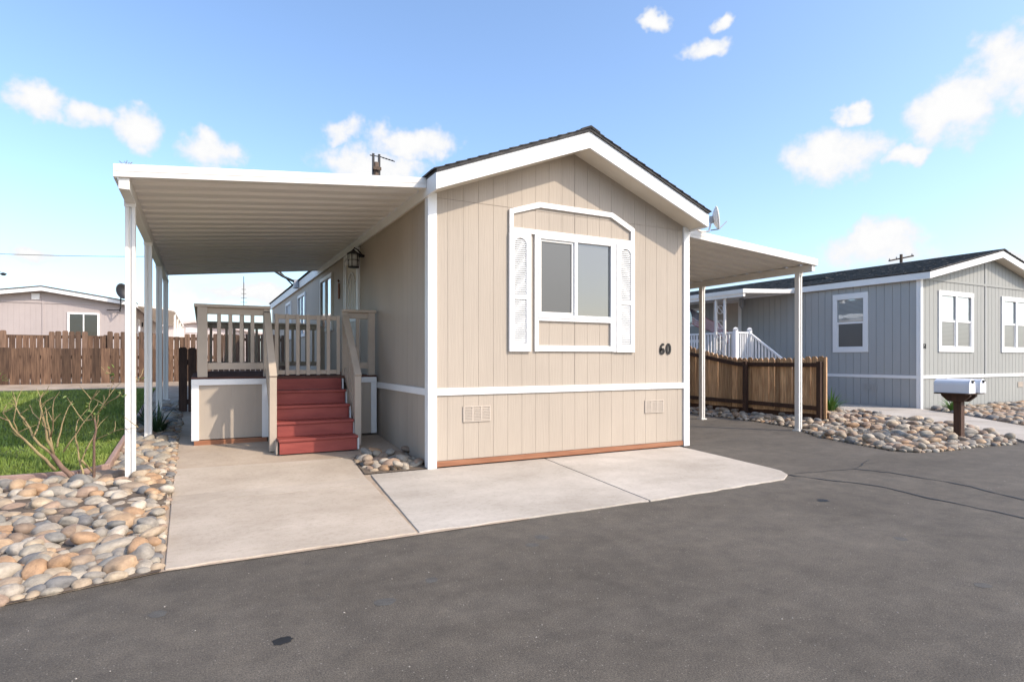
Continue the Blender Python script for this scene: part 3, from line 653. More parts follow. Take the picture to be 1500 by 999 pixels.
def vent(x0, x1, z0, z1, mp, parent, m='ventpaint'):
    q = MB(); a = mp(x0, z0, -.002); b = mp(x1, z1, .010)
    def bx(u0, u1, w0, w1, d0, d1):
        p = mp(u0, w0, d0); r = mp(u1, w1, d1); q.box(min(p[0], r[0]), max(p[0], r[0]), min(p[1], r[1]), max(p[1], r[1]), w0, w1)
    bx(x0, x1, z0, z1, 0, .004)
    for a_ in (z0, z1-.014): bx(x0, x1, a_, a_+.014, .0041, .014)
    for k in range(4): xx = x0 + (x1-x0-.018)*k/3; bx(xx, xx+.018, z0+.0141, z1-.0141, .0041, .013)
    o = q.build('vent', m, parent); lv = MB(); n_ = 8
    q = lv
    for k in range(n_):
        zz = z0+.018+(z1-z0-.04)*k/n_
        for j in range(3):
            xa = x0+.0185+(x1-x0-.018)*j/3; bx(xa, xa+(x1-x0-.018)/3-.019, zz, zz+.011, .0042, .0125)
    setp(lv.build('vent_louvres', m, o), kind='stuff')
vent(2.775, 3.14, .545, .735, mapF(YF), home); vent(5.565, 5.91, .535, .715, mapF(YF), home)
# side door (white screen door with arched bars), side windows, lantern
q = MB(); y0, y1, z0, z1 = 10.05, 11.05, 1.09, 3.10
for a in ((y0-.07, y1+.07, z1, z1+.08), (y0-.07, y0, z0, z1), (y1, y1+.07, z0, z1)): q.box(XL-.03, XL+.03, a[0], a[1], a[2], a[3])
fr_ = q.build('door_frame', 'white', home, bevel=.004)
q = MB(); q.box(XL-.004, XL+.02, y0+.001, y1-.001, z0, z1-.001); dr = q.build('door', 'soffit', home)
q = MB(); xs_ = XL-.022
for a in ((y0+.01, y1-.01, z1-.10, z1-.012), (y0+.01, y1-.01, z0, z0+.20), (y0+.01, y0+.10, z0+.201, z1-.101), (y1-.10, y1-.01, z0+.201, z1-.101), (y0+.101, y1-.101, 1.95, 2.03)): q.box(xs_, xs_+.016, a[0], a[1], a[2], a[3])
for k in range(5):
    yb = y0+.2+.15*k; q.box(xs_+.002, xs_+.012, yb-.011, yb+.011, 2.03, 2.62 + .17*math.sin(math.pi*(k+.5)/5)); q.box(xs_+.002, xs_+.012, yb-.011, yb+.011, z0+.2, 1.95)
q.tube([(xs_+.006, y0+.16+.68*t/10, 2.60+.22*math.sin(math.pi*t/10)) for t in range(11)], .014, 6)
q.build('screen_door', 'white', home, bevel=.002)
q = MB(); q.lathe([(.0,-.03),(.025,-.025),(.03,0),(.025,.025),(.0,.03)], (XL-.05, 10.13, 2.05), 10); q.build('door_handle', 'black', dr, smooth=True)
for y0, y1, z0, z1 in SIDE_OPEN[1:]:
    q = MB()
    for a in ((y0-.06, y1+.06, z1, z1+.075), (y0-.06, y1+.06, z0-.07, z0), (y0-.06, y0, z0, z1), (y1, y1+.06, z0, z1), ((y0+y1)/2-.02, (y0+y1)/2+.02, z0, z1)): q.box(XL-.03, XL+.05, a[0], a[1], a[2], a[3])
    wn = q.build('side_window', 'white', home, bevel=.004); ym = (y0+y1)/2
    q = MB(); q.box(XL+.0, XL+.008, y0, ym-.02, z0, z1); q.build('pane', 'sideglass', wn)
    q = MB(); q.box(XL+.0, XL+.008, ym+.02, y1, z0, z1); q.build('pane', 'darkglass', wn)
q = MB(); ly, lz = 9.72, 2.78
q.lathe([(.055,0),(.06,.01),(.055,.03),(.02,.04)], (XL-.022, ly, lz+.19), 10)
q.tube([(XL-.02, ly, lz+.22), (XL-.09, ly, lz+.30), (XL-.15, ly, lz+.33), (XL-.16, ly, lz+.29)], .012, 6)
q.lathe([(.012,.31),(.03,.285),(.105,.235),(.108,.225),(.085,.222)], (XL-.16, ly, lz), 12); q.lathe([(.06,0),(.088,.006),(.09,.022),(.08,.024)], (XL-.16, ly, lz), 12)
for k in range(6):
    a = k*math.pi/3; q.tube([(XL-.16+.083*math.cos(a), ly+.083*math.sin(a), lz+.02), (XL-.16+.095*math.cos(a), ly+.095*math.sin(a), lz+.225)], .006, 5)
q.tube([(XL-.16+.091*math.cos(k*math.pi/8), ly+.091*math.sin(k*math.pi/8), lz+.125) for k in range(17)], .005, 5)
ln_ = q.build('wall_lantern', 'black', home); q = MB(); q.lathe([(.07,.024),(.083,.22)], (XL-.16, ly, lz), 12); q.build('lamp_glass', 'lampglass', ln_, smooth=True)
q = MB(); q.box(XL-.022, XL-.001, 11.60, 11.68, 2.46, 2.76); q.lathe([(.0,0),(.03,.02),(.0,.06)], (XL-.02, 11.64, 2.78), 8); q.build('wall_thermometer', 'redwood', home, bevel=.006)

# ------------------------------------------------------------------ awnings
def awning(root, Xo, zo, Xi, zi, Yf, Yr, posts, post_z, ext=.05, gutter_side=1):
    """pans run from the house (Xi, zi) down to the outer beam (Xo, zo)"""
    zl = lambda x: zo + (zi - zo) * (x - Xo) / (Xi - Xo)
    W = .30; y = Yf + .03; proto = None; n_ = int((Yr - Yf - .06) / W)
    prof = [(0,0),(.012,.016),(.03,0),(.185,0),(.212,.034),(.268,.034),(.295,0),(.2995,0)]
    q = MB(); k = len(prof)
    vs = [(Xo, y+a, zl(Xo)+b) for a, b in prof] + [(Xi, y+a, zl(Xi)+b) for a, b in prof] + [(Xo, y+a, zl(Xo)+b+.005) for a, b in prof] + [(Xi, y+a, zl(Xi)+b+.005) for a, b in prof]
    fs = []
    for i in range(k-1): fs += [(i, i+1, k+i+1, k+i), (2*k+i, 3*k+i, 3*k+i+1, 2*k+i+1), (i, 2*k+i, 2*k+i+1, i+1), (k+i, k+i+1, 3*k+i+1, 3*k+i)]
    q.add(vs, fs); p0 = q.build('roof_pan', 'pan', root)
    for i in range(1, n_): dup(p0, root, (0, W*i, 0))
    ye = y + n_*W
    s_ = 1 if Xo < Xi else -1
    def strip(ya, yb, top, bot, name, xo=Xo-ext*s_, xi=Xi):
        q = MB(); q.prism([(xo, zl(xo)+bot), (xi, zl(xi)+bot), (xi, zl(xi)+top), (xo, zl(xo)+top)], 'y', ya, yb); return q.build(name, 'alu', root, bevel=.003)
    f = strip(Yf, Yf+.028, .098, -.022, 'front_fascia')
    q = MB(); xo = Xo-ext*s_; q.prism([(xo, zl(xo)+.030), (Xi, zl(Xi)+.030), (Xi, zl(Xi)+.036), (xo, zl(xo)+.036)], 'y', Yf-.004, Yf-.0005); q.build('fascia_lip', 'alu', f)
    strip(ye, ye+.028, .098, -.022, 'rear_fascia')
    q = MB(); a, b = sorted((Xo-ext*s_, Xo-(ext-.022)*s_)); q.box(a, b, Yf+.0285, ye-.0005, zl(Xo)-.03, zl(Xo)+.092); q.build('gutter', 'alu', root, bevel=.003)
    q = MB(); a, b = sorted((Xo-.012*s_, Xo+.075*s_)); q.box(a, b, Yf+.03, ye-.001, zl(Xo)-.125, zl(Xo)-.002); q.build('outer_beam', 'alu', root, bevel=.004)
    for (py, pz) in posts:
        q = MB(); c = Xo + .03*s_
        q.box(c-.045, c-.012, py-.045, py+.045, pz, zl(Xo)-.126); q.box(c+.012, c+.045, py-.045, py+.045, pz, zl(Xo)-.126); q.box(c-.0118, c+.0118, py-.03, py+.03, pz, zl(Xo)-.126)
        po = q.build('post', 'alu', root, bevel=.004)
        q = MB(); q.box(c-.075, c+.075, py-.07, py+.07, pz-.03, pz+.012); q.build('foot_plate', 'alu', po, bevel=.004)
        q = MB(); q.box(c-.052, c+.052, py-.052, py-.046, zl(Xo)-.165, zl(Xo)-.10); q.build('bracket', 'alu', po)
lc = thing('carport_awning', (-.7, 7.13, 0), 'white metal patio awning with four posts over the porch and stairs', 'awning')
awning(lc, -.67, 3.00, 2.297, 3.295, 6.50, 14.0, [(7.13, .05), (9.40, slope(9.4)), (11.70, slope(11.7)), (13.8, slope(13.8))], 0)
rcp = thing('carport_awning', (9.6, 7.07, 0), 'white metal carport awning on the right side of the beige home', 'awning')
awning(rcp, 9.60, 2.975, 6.435, 3.20, 6.74, 15.2, [(7.07, .012), (9.40, .012), (11.7, .012), (14.0, .012)], 0)
# leaf debris on the awning corner
q = MB(); rr = random.Random(4)
for i in range(14): q.tube([(-.66+rr.uniform(0,.10), 6.53+rr.uniform(0,.05), 3.09), (-.66+rr.uniform(-.02,.12), 6.53+rr.uniform(0,.05), 3.10+rr.uniform(.0,.05))], .003, 4)
setp(q.build('twigs', 'trunk', loc=(-.62, 6.55, 3.09)), 'small dry twigs caught on the awning corner', 'twigs', kind='stuff')

# ------------------------------------------------------------------ porch
YD = 8.78; FZ = 1.06
porch = thing('porch', (.9, YD, slope(YD)), 'raised beige entry porch with railings, gate and red wooden stairs', 'porch')
def pn(q, name, m, bev=.004, parent=porch): return q.build(name, m, parent, bevel=bev)
for i in range(30):
    y = YD + .005 + i*.142
    if y > 13.0: break
    q = MB(); q.box(-.12, 2.32, y, y+.136, FZ-.035, FZ); pn(q, 'deck_board', 'deck', .003)
q = MB(); q.box(-.06, .80, YD+.012, YD+.03, .24, FZ-.036); pn(q, 'skirt_panel', 'beige', 0)
for a in ((-.12, .82, .955, 1.034), (-.12, -.03, .23, .954), (.735, .82, .23, .954)): q = MB(); q.box(a[0], a[1], YD-.012, YD+.0115, a[2], a[3]); pn(q, 'panel_trim', 'white')
q = MB(); q.box(-.09, .80, YD+.0, YD+.04, .165, .229); pn(q, 'base_plank', 'redwood')
q = MB(); q.box(-.105, -.085, YD+.031, 13.0, .24, FZ-.036); pn(q, 'skirt_panel', 'beige', 0)
q = MB(); q.box(-.12, -.1055, YD+.0125, 13.0, .955, 1.034); pn(q, 'panel_trim', 'white')
q = MB(); q.box(1.97, 2.30, YD+.012, YD+.03, .20, FZ-.036); pn(q, 'skirt_panel', 'beige', 0)
for a in ((1.95, 2.318, .955, 1.034), (2.235, 2.318, .20, .954)): q = MB(); q.box(a[0], a[1], YD-.012, YD+.0115, a[2], a[3]); pn(q, 'panel_trim', 'white')
q = MB(); q.box(.82, 1.95, YD+.012, YD+.03, .2, .86); pn(q, 'skirt_panel', 'beige', 0)
def rail(x0, y0, x1, y1, n_, cap=True, zt=2.03, m='beige_trim'):
    d = Vector((x1-x0, y1-y0, 0)); L_ = d.length; d /= L_
    q = MB(); q.bar((x0, y0, zt-.02), (x1, y1, zt-.02), .135 if cap else .05, .04); pn(q, 'top_rail', m)
    q = MB(); q.bar((x0, y0, zt-.0855), (x1, y1, zt-.0855), .04, .09); pn(q, 'sub_rail', m)
    q = MB(); q.bar((x0, y0, 1.205), (x1, y1, 1.205), .045, .09); pn(q, 'bottom_rail', m)
    for k in range(n_):
        t = (k+1)/(n_+1); x, y = x0+d.x*L_*t, y0+d.y*L_*t
        q = MB(); q.box(x-.024, x+.024, y-.019, y+.019, 1.2505, zt-.131); pn(q, 'baluster', m, .003)
def rpost(x, y, wd=.09, z0=FZ, z1=1.99, m='beige_trim'):
    q = MB(); q.box(x-wd/2, x+wd/2, y-wd/2, y+wd/2, z0, z1); return pn(q, 'rail_post', m)
rpost(.01, YD+.085, .12); rpost(.80, YD+.085, .085); rail(.07, YD+.085, .757, YD+.085, 4)
q = MB(); q.box(-.09, .07, YD+.018, YD+.15, 1.991, 2.031); pn(q, 'top_rail', 'beige_trim')
q = MB(); q.box(.757, .845, YD+.018, YD+.15, 1.991, 2.031); pn(q, 'top_rail', 'beige_trim')
rpost(1.865, YD+.085, .085); rpost(2.255, YD+.085, .10); rail(1.908, YD+.085, 2.205, YD+.085, 1)
q = MB(); q.box(2.205, 2.322, YD+.018, YD+.15, 1.991, 2.031); pn(q, 'top_rail', 'beige_trim')
q = MB(); q.box(1.822, 1.908, YD+.018, YD+.15, 1.991, 2.031); pn(q, 'top_rail', 'beige_trim')
rpost(-.02, 10.9, .09); rpost(-.02, 12.9, .09); rail(-.02, YD+.151, -.02, 10.855, 13); rail(-.02, 10.945, -.02, 12.855, 12)
rpost(2.25, 12.9, .09); rail(.025, 12.9, 2.205, 12.9, 15)
# gate across the stair top
gt = MB(); gy = YD + .05
gt.box(.90, 1.79, gy, gy+.04, 1.085, 1.145); gt = pn(gt, 'gate', 'beige_trim')
q = MB(); q.box(.90, 1.79, gy, gy+.04, 1.865, 1.925); q.build('top_rail', 'beige_trim', gt, bevel=.004)
for k in range(7): x = .925 + (1.765-.925)*k/6; q = MB(); q.box(x-.024, x+.024, gy-.026, gy-.0005, 1.075, 1.93); q.build('baluster', 'beige_trim', gt, bevel=.003)
# stairs: five risers, four treads
zb0 = slope(7.78) + .03; rise = (FZ - zb0) / 5; run = .245; SX0, SX1 = .85, 1.80
for k in range(5):
    yk = YD - (4-k)*run - .012; z0 = zb0 + k*rise
    q = MB(); q.box(SX0, SX1, yk, yk+.03, z0+.002, z0+rise-(.036 if k < 4 else .036)); pn(q, 'riser', 'step', .003)
    if k < 4: q = MB(); q.box(SX0-.012, SX1+.012, yk-.02, yk+run+.008, z0+rise-.035, z0+rise); pn(q, 'tread', 'step', .006)
for x in (SX0-.035, SX1+.013):
    q = MB(); pts = [(YD-4*run+.02, zb0+.0), (YD+.01, zb0), (YD+.01, FZ-.04)]
    for k in range(3, -1, -1): pts += [(YD-(3-k)*run-.0 + .0, zb0+(k+1)*rise-.037), (YD-(4-k)*run+.02, zb0+(k+1)*rise-.037)]
    q.prism(pts, 'x', x, x+.022); pn(q, 'stringer', 'beige' if x < 1 else 'white', 0)
for x in (.80, 1.865):
    yt, zt, yb, zb = YD+.03, 1.93, 8.05, 1.13
    q = MB(); q.bar((x, yt, zt), (x, yb-.05, zb-.055), .09, .04); pn(q, 'hand_rail', 'beige_trim')
    q = MB(); q.bar((x, yt, zt-.065), (x, yb, zb-.065), .038, .08); pn(q, 'hand_rail', 'beige_trim')
    sl = (zt-zb)/(yt-yb)
    q = MB(); q.box(x-.043, x+.043, yb-.043, yb+.043, slope(8.05)+.03, zb-.03); pn(q, 'newel_post', 'beige_trim')
    q = MB(); q.bar((x, yt, zt-.78), (x, yb+.044, zb-.78+sl*.044), .038, .08); pn(q, 'bottom_rail', 'beige_trim')
    for k in range(4):
        y = yb + .16 + .13*k; zt_ = zb-.105+sl*(y-yb); q = MB(); q.box(x-.019, x+.019, y-.022, y+.022, zt_-.66, zt_-.0); pn(q, 'baluster', 'beige_trim', .003)
q = MB(); q.box(.765, .835, YD+.028, YD+.041, 1.83, 1.955); pl_ = pn(q, 'post_light', 'black', .004); q = MB(); q.box(.782, .818, YD+.022, YD+.0275, 1.85, 1.92); q.build('lens', 'mailwhite', pl_)

# ------------------------------------------------------------------ dishes on the home
def dish(root, c, nrm, r, m='greymetal', depth=.07):
    n_ = Vector(nrm).normalized(); a = n_.orthogonal().normalized(); up = Vector((0, 0, 1)); a = up.cross(n_).normalized(); b = n_.cross(a); c = Vector(c); q = MB(); rings = 5; seg = 20
    vs = []
    for off in (0, -.008):
        for i in range(rings+1):
            for k in range(seg):
                t = k*2*math.pi/seg; f = i/rings; vs.append(c + a*math.cos(t)*r*.92*f + b*math.sin(t)*r*1.05*f + n_*(depth*f*f + off))
    fs = []; h = (rings+1)*seg
    for o_ in (0, h):
        for i in range(rings):
            for k in range(seg): fs.append((o_+i*seg+k, o_+i*seg+(k+1)%seg, o_+(i+1)*seg+(k+1)%seg, o_+(i+1)*seg+k))
    for k in range(seg): fs.append((rings*seg+k, rings*seg+(k+1)%seg, h+rings*seg+(k+1)%seg, h+rings*seg+k))
    q.add(vs, fs); return q.build('reflector', m, root, smooth=True, recalc=False)
d1 = thing('satellite_dish', (6.48, 6.75, 3.3), 'grey satellite dish at the right eave corner of the beige home', 'dish', 'satellite dishes')
q = MB(); q.tube([(6.44, 6.5, 3.24), (6.60, 6.5, 3.20), (6.76, 6.5, 3.22), (6.80, 6.5, 3.36)], .015, 7); q.build('mast', 'alu', d1, smooth=True)
dish(d1, (6.84, 6.5, 3.42), (.76, -.60, .12), .17, 'alu')
q = MB(); q.lathe([(.03,-.05),(.035,.0),(.03,.05)], (6.81, 6.5, 3.40), 10); q.build('hub', 'greymetal', d1)
q = MB(); q.tube([(6.80, 6.5, 3.24), (6.95, 6.48, 3.27), (7.10, 6.47, 3.40)], .009, 6); q.build('feed_arm', 'greymetal', d1)
d2 = thing('dish_bracket', (2.3, 16.7, 3.25), 'dark satellite dish arm bolted to the eave beyond the porch awning', 'dish bracket')
q = MB(); q.prism([(16.55, 3.20), (16.85, 3.20), (16.75, 3.42), (16.62, 3.42)], 'x', 2.18, 2.29); q.build('mount', 'greymetal', d2)
q = MB(); q.tube([(2.22, 16.7, 3.36), (1.9, 16.7, 3.50), (1.55, 16.72, 3.72), (1.42, 16.75, 4.0)], .035, 7); q.tube([(2.2, 17.0, 3.3), (1.7, 16.9, 3.8)], .02, 6); q.build('arm', 'black', d2, smooth=True)
dish(d2, (1.30, 16.8, 4.02), (-.75, .3, .35), .33)

# ------------------------------------------------------------------ fences on the left
def dogear(w_, h, t, ear, m, root, name='fence_board'):
    q = MB(); q.prism([(-w_/2, 0), (w_/2, 0), (w_/2, h-ear), (w_/2-ear*.8, h), (-w_/2+ear*.8, h), (-w_/2, h-ear)], 'y', -t/2, t/2)
    me_o = q.build(name, m, None); me_o.parent = root; return me_o
def fence_run(root, x0, x1, y, zb, h, w_, m, ear, seed, t=.018, skip=(), jit=.012):
    rr = random.Random(seed); pr = dogear(w_, h, t, ear, m, root); o0 = ORG[root.name]; first = True; x = x0
    while x < x1:
        if not any(a <= x <= b for a, b in skip):
            b = pr if first else dup(pr, root); first = False
            b.location = Vector((x, y + rr.uniform(-.006, .006), zb(x) + rr.uniform(-jit, jit))) - o0; b.rotation_euler = (0, rr.uniform(-.008, .008), rr.uniform(-.01, .01)); b.scale = (rr.uniform(.90, 1.0), 1, 1)
        x += w_ + .006 + rr.uniform(0, .006)
f1 = thing('board_fence', (-4, 17.5, slope(17.5)), 'low brown board fence at the back edge of the lawn', 'fence')
fence_run(f1, -12, .2, 17.5, lambda x: .69, .87, .185, 'brownwood', .006, 51)
q = MB(); q.box(-12, .3, 17.52, 17.56, 1.30, 1.39); q.box(-12, .3, 17.52, 17.56, .86, .95); q.build('fence_rail', 'greywood', f1)
f2 = thing('dog_ear_fence', (-4, 20, .8), 'taller weathered dog-eared fence standing behind the low fence', 'fence')
fence_run(f2, -13, 3.5, 20.0, lambda x: .78, 1.28, .138, 'greywood', .028, 52, skip=((-4.6,-4.15), (-4.05,-3.65), (-2.75,-2.35), (-.95,-.5)), jit=.02)
fence_run(f2, -4.6, -3.66, 20.03, lambda x: .78, 1.16, .138, 'brownwood', .0, 53)
fence_run(f2, -2.75, -2.36, 20.03, lambda x: .78, 1.16, .138, 'brownwood', .0, 54); fence_run(f2, -.95, -.5, 20.03, lambda x: .78, 1.18, .138, 'brownwood', .0, 55)
q = MB(); q.box(-13, 3.5, 20.05, 20.09, 1.86, 1.95); q.box(-13, 3.5, 20.05, 20.09, 1.0, 1.09); q.build('fence_rail', 'greywood', f2)
for x in (-12, -9.6, -7.2, -4.85, -2.4, 0, 2.4): q = MB(); q.box(x-.045, x+.045, 20.091, 20.18, .7, 1.98); q.build('fence_post', 'greywood', f2)
f3 = thing('side_gate', (-.2, 11.9, slope(11.9)), 'short dark brown board gate between the awning post and the porch', 'gate')
fence_run(f3, -.29, -.12, 11.9, lambda x: slope(11.9)+.02, 1.13, .135, 'darkpost', .03, 56)
q = MB(); q.box(-.36, -.13, 11.92, 11.96, 1.2, 1.29); q.box(-.36, -.13, 11.92, 11.96, .5, .59); q.build('gate_rail', 'darkpost', f3)

# ------------------------------------------------------------------ fence on the right
fr = thing('picket_fence', (11.1, 9.4, 0), 'brown dog-eared board fence beside the right carport', 'fence')
def ftop(y): return 1.345 if y < 9.75 else 1.345 + .32 * min(1, (y-9.75)/1.6) ** 1.3
rr = random.Random(61); y = 7.70; protos = {}
while y < 13.6:
    h = round(ftop(y) - (.17 if y < 8 else .20), 2); key = h
    if key not in protos:
        w_ = .138; ear = .05; q = MB(); q.prism([(-w_/2,0),(w_/2,0),(w_/2,h-ear),(w_/2-.022,h-.014),(.02,h),(-.02,h),(-w_/2+.022,h-.014),(-w_/2,h-ear)], 'x', -.009, .009)
        b = q.build('fence_board', 'fencewood', None); b.parent = fr; protos[key] = b
    else: b = dup(protos[key], fr)
    b.location = Vector((11.115 + rr.uniform(-.004, .004), y, .18 + rr.uniform(-.01, .01))) - ORG[fr.name]; b.rotation_euler = (rr.uniform(-.008, .008), 0, 0)
    y += .1455
def frail(y0, y1, z0, z1, ht): q = MB(); q.bar((11.085, y0, z0), (11.085, y1, z1), .038, ht); q.build('fence_rail', 'darkpost', fr)
frail(7.64, 9.75, 1.18, 1.18, .085); frail(9.75, 11.4, 1.18, 1.45, .085); frail(7.64, 13.6, .30, .34, .085); frail(11.4, 13.6, 1.45, 1.47, .085)
for y, zt in ((7.68, 1.25), (9.52, 1.25), (11.5, 1.5), (13.5, 1.5)): q = MB(); q.box(11.0, 11.09, y-.045, y+.045, .0, zt); q.build('fence_post', 'darkpost', fr, bevel=.004)
q = MB(); q.box(11.14, 11.17, 7.55, 13.6, -.02, .22); q.build('kick_board', 'darkpost', fr)
q = MB(); q.box(11.095, 11.135, 7.575, 7.625, .10, 1.34); q.build('fence_board', 'fencewood', fr)

# ------------------------------------------------------------------ mailbox
mb = thing('mailbox_stand', (10.62, 5.0, 0), 'twin white mailboxes on a dark wooden post among river rocks', 'mailbox')
q = MB(); q.box(10.565, 10.675, 4.945, 5.055, 0, .70); q.build('post', 'darkpost', mb, bevel=.006)
q = MB(); q.prism([(4.80,.752),(5.20,.752),(5.20,.72),(5.10,.63),(4.90,.63),(4.80,.72)], 'x', 10.50, 10.564); q.build('bracket', 'darkpost', mb, bevel=.004)
q = MB(); q.prism([(4.80,.752),(5.20,.752),(5.20,.72),(5.10,.63),(4.90,.63),(4.80,.72)], 'x', 10.676, 10.74); q.build('bracket', 'darkpost', mb, bevel=.004)
q = MB(); q.box(10.34, 10.90, 4.78, 5.22, .7525, .771); q.build('shelf', 'darkpost', mb)
for cx in (10.46, 10.78):
    prof = [(-.09,.7715),(.09,.7715),(.09,.90)] + [(.09*math.cos(t*math.pi/8), .90+.085*math.sin(t*math.pi/8)) for t in range(1, 8)] + [(-.09,.90)]
    q = MB(); q.prism([(cx+a, b) for a, b in prof], 'y', 4.76, 5.24); bo = q.build('box', 'mailwhite', mb, bevel=.004)
    q = MB(); q.prism([(cx+a*1.04, .7715+(b-.7715)*1.02) for a, b in prof], 'y', 4.742, 4.7595); dr_ = q.build('door', 'mailwhite', bo, bevel=.004)
    q = MB(); q.box(cx-.03, cx+.03, 4.722, 4.7415, .955, .972); q.box(cx-.012, cx+.012, 4.728, 4.7415, .93, .954); q.build('latch', 'black', dr_)
    q = MB(); q.box(cx-.028, cx+.028, 4.7405, 4.7418, .82, .88); q.build('number_plate', 'alu', dr_)

# ------------------------------------------------------------------ grey neighbour house
gh = thing('neighbour_house', (20, 8.6, 0), 'grey manufactured home with white trim numbered 61 beyond the carport', 'house')
GX0, GX1, GY, GYB, GA = 16.4, 23.56, 8.6, 27.0, 19.98
GT = lambda x: 4.37 - .225 * abs(x - GA)
q = MB(); q.prism([(GX0+.014,.0),(GX1,.0),(GX1,GT(GX1)-.15),(GA,GT(GA)-.15),(GX0+.014,GT(GX0)-.15)], 'y', GY+.014, GY+.1); q.build('front_wall', 'gpaint_dimmed', gh)
q = MB(); q.box(GX0+.014, GX0+.1, GY+.101, GYB, 0, 3.45); q.box(GX1-.1, GX1, GY+.101, GYB, 0, 3.45); q.build('side_wall', 'gpaint_lifted', gh)
GW = [(17.36, 18.06, 1.62, 2.99), (18.14, 18.86, 1.62, 2.99), (20.68, 21.38, 1.62, 2.99), (21.46, 22.18, 1.62, 2.99)]
siding(gh, mapF(GY+.014), GX0+.03, GX1-.03, .03, lambda a: GT(a)-.16, .2, openings=GW, m='gpaint_dimmed', joined='front_siding', apex=GA, splits=(.83,), gap=.006, th=.012)
SWO = [(10.07, 10.84, 1.625, 3.01)]
siding(gh, mapL(GX0+.014), GY+.05, 12.75, .03, lambda a: .79, .215, m='gpaint_lifted', gap=.006, th=.012)
siding(gh, mapL(GX0+.014), GY+.05, 12.75, .88, lambda a: 3.45, .215, openings=SWO, m='gpaint_lifted', gap=.006, th=.012)
siding(gh, mapL(GX0+.014), 12.75, GYB-.05, .88, lambda a: 3.45, .215, openings=[(14.42, 15.42, 1.2, 3.25), (16.1, 16.9, 2.0, 3.1)], m='gpaint_lifted', joined='side_siding', gap=.006, th=.012)
q = MB(); q.box(GX0+.06, GX1, GY-.022, GY+.013, .79, .875); q.build('belt_trim', 'white', gh, bevel=.004)
q = MB(); q.box(GX0-.022, GX0+.013, GY+.09, GYB, .79, .875); q.build('belt_trim', 'white', gh, bevel=.004)
q = MB(); q.box(GX0-.026, GX0+.085, GY-.026, GY+.012, .0, GT(GX0)-.17); q.box(GX0-.0262, GX0+.013, GY+.0125, GY+.085, .0, GT(GX0)-.17); q.build('corner_trim', 'white', gh, bevel=.004)
q = MB(); q.box(GX0+.086, GX1, GY-.016, GY-.0005, 3.36, 3.42); q.build('gable_band', 'gpaint_dimmed', gh)
q = MB(); q.box(19.63, 19.69, GY-.017, GY-.0005, .876, 3.359); q.box(19.63, 19.69, GY-.016, GY-.0005, 3.421, 4.1); q.build('joint_batten', 'gpaint_lifted', gh)
rf = MB(); ge0, ge1 = 16.27, 23.7
rf.prism([(ge0, GT(ge0)-.03),(GA, GT(GA)-.03),(GA, GT(GA)),(ge0, GT(ge0))], 'y', GY-.31, GYB+.3); rf.prism([(GA, GT(GA)-.03),(ge1, GT(ge1)-.03),(ge1, GT(ge1)),(GA, GT(GA))], 'y', GY-.31, GYB+.3)
rf = rf.build('roof', 'shingle', gh)
shingles(rf, ge0-.03, GT(ge0-.03), GA, GT(GA), GY-.33, GYB+.3, seed=8, ex=.15, m='greyshingle'); shingles(rf, ge1+.03, GT(ge1+.03), GA, GT(GA), GY-.33, GYB+.3, seed=9, m='greyshingle')
q = MB(); yy = GY - .33
while yy < GYB: q.prism([(GA-.15, GT(GA-.15)+.014),(GA, GT(GA)+.014),(GA+.15, GT(GA+.15)+.014),(GA+.15, GT(GA+.15)+.034),(GA, GT(GA)+.036),(GA-.15, GT(GA-.15)+.034)], 'y', yy, yy+.245); yy += .24
setp(q.build('ridge_cap', 'shingle', rf), kind='stuff')
q = MB(); q.box(17.55, 17.75, 12.0, 12.9, GT(17.6)+.03, GT(17.6)+.07); q.build('roof_vent', 'black', rf)
for xe, s_ in ((ge0, 1), (ge1, -1)):
    q = MB(); q.prism([(xe, GT(xe)-.20),(GA-.0015*s_, GT(GA)-.215),(GA-.0015*s_, GT(GA)-.031),(xe, GT(xe)-.031)], 'y', GY-.30, GY-.27); q.build('rake_fascia', 'white', gh, bevel=.003)
    q = MB(); q.prism([(xe+.03*s_, GT(xe)-.18),(GA-.002*s_, GT(GA)-.195),(GA-.002*s_, GT(GA)-.18),(xe+.03*s_, GT(xe)-.165)], 'y', GY-.269, GY+.01); q.build('rake_soffit', 'soffit', gh)
    q = MB(); q.box(min(xe, xe+.025*s_), max(xe, xe+.025*s_), GY-.269, GYB+.28, GT(xe)-.20, GT(xe)-.031); q.build('eave_fascia', 'white', gh, bevel=.003)
    q = MB(); q.box(min(xe+.026*s_, xe+.125*s_), max(xe+.026*s_, xe+.125*s_), GY+.02, GYB+.2, GT(xe)-.19, GT(xe)-.17); q.build('eave_soffit', 'soffit', gh)
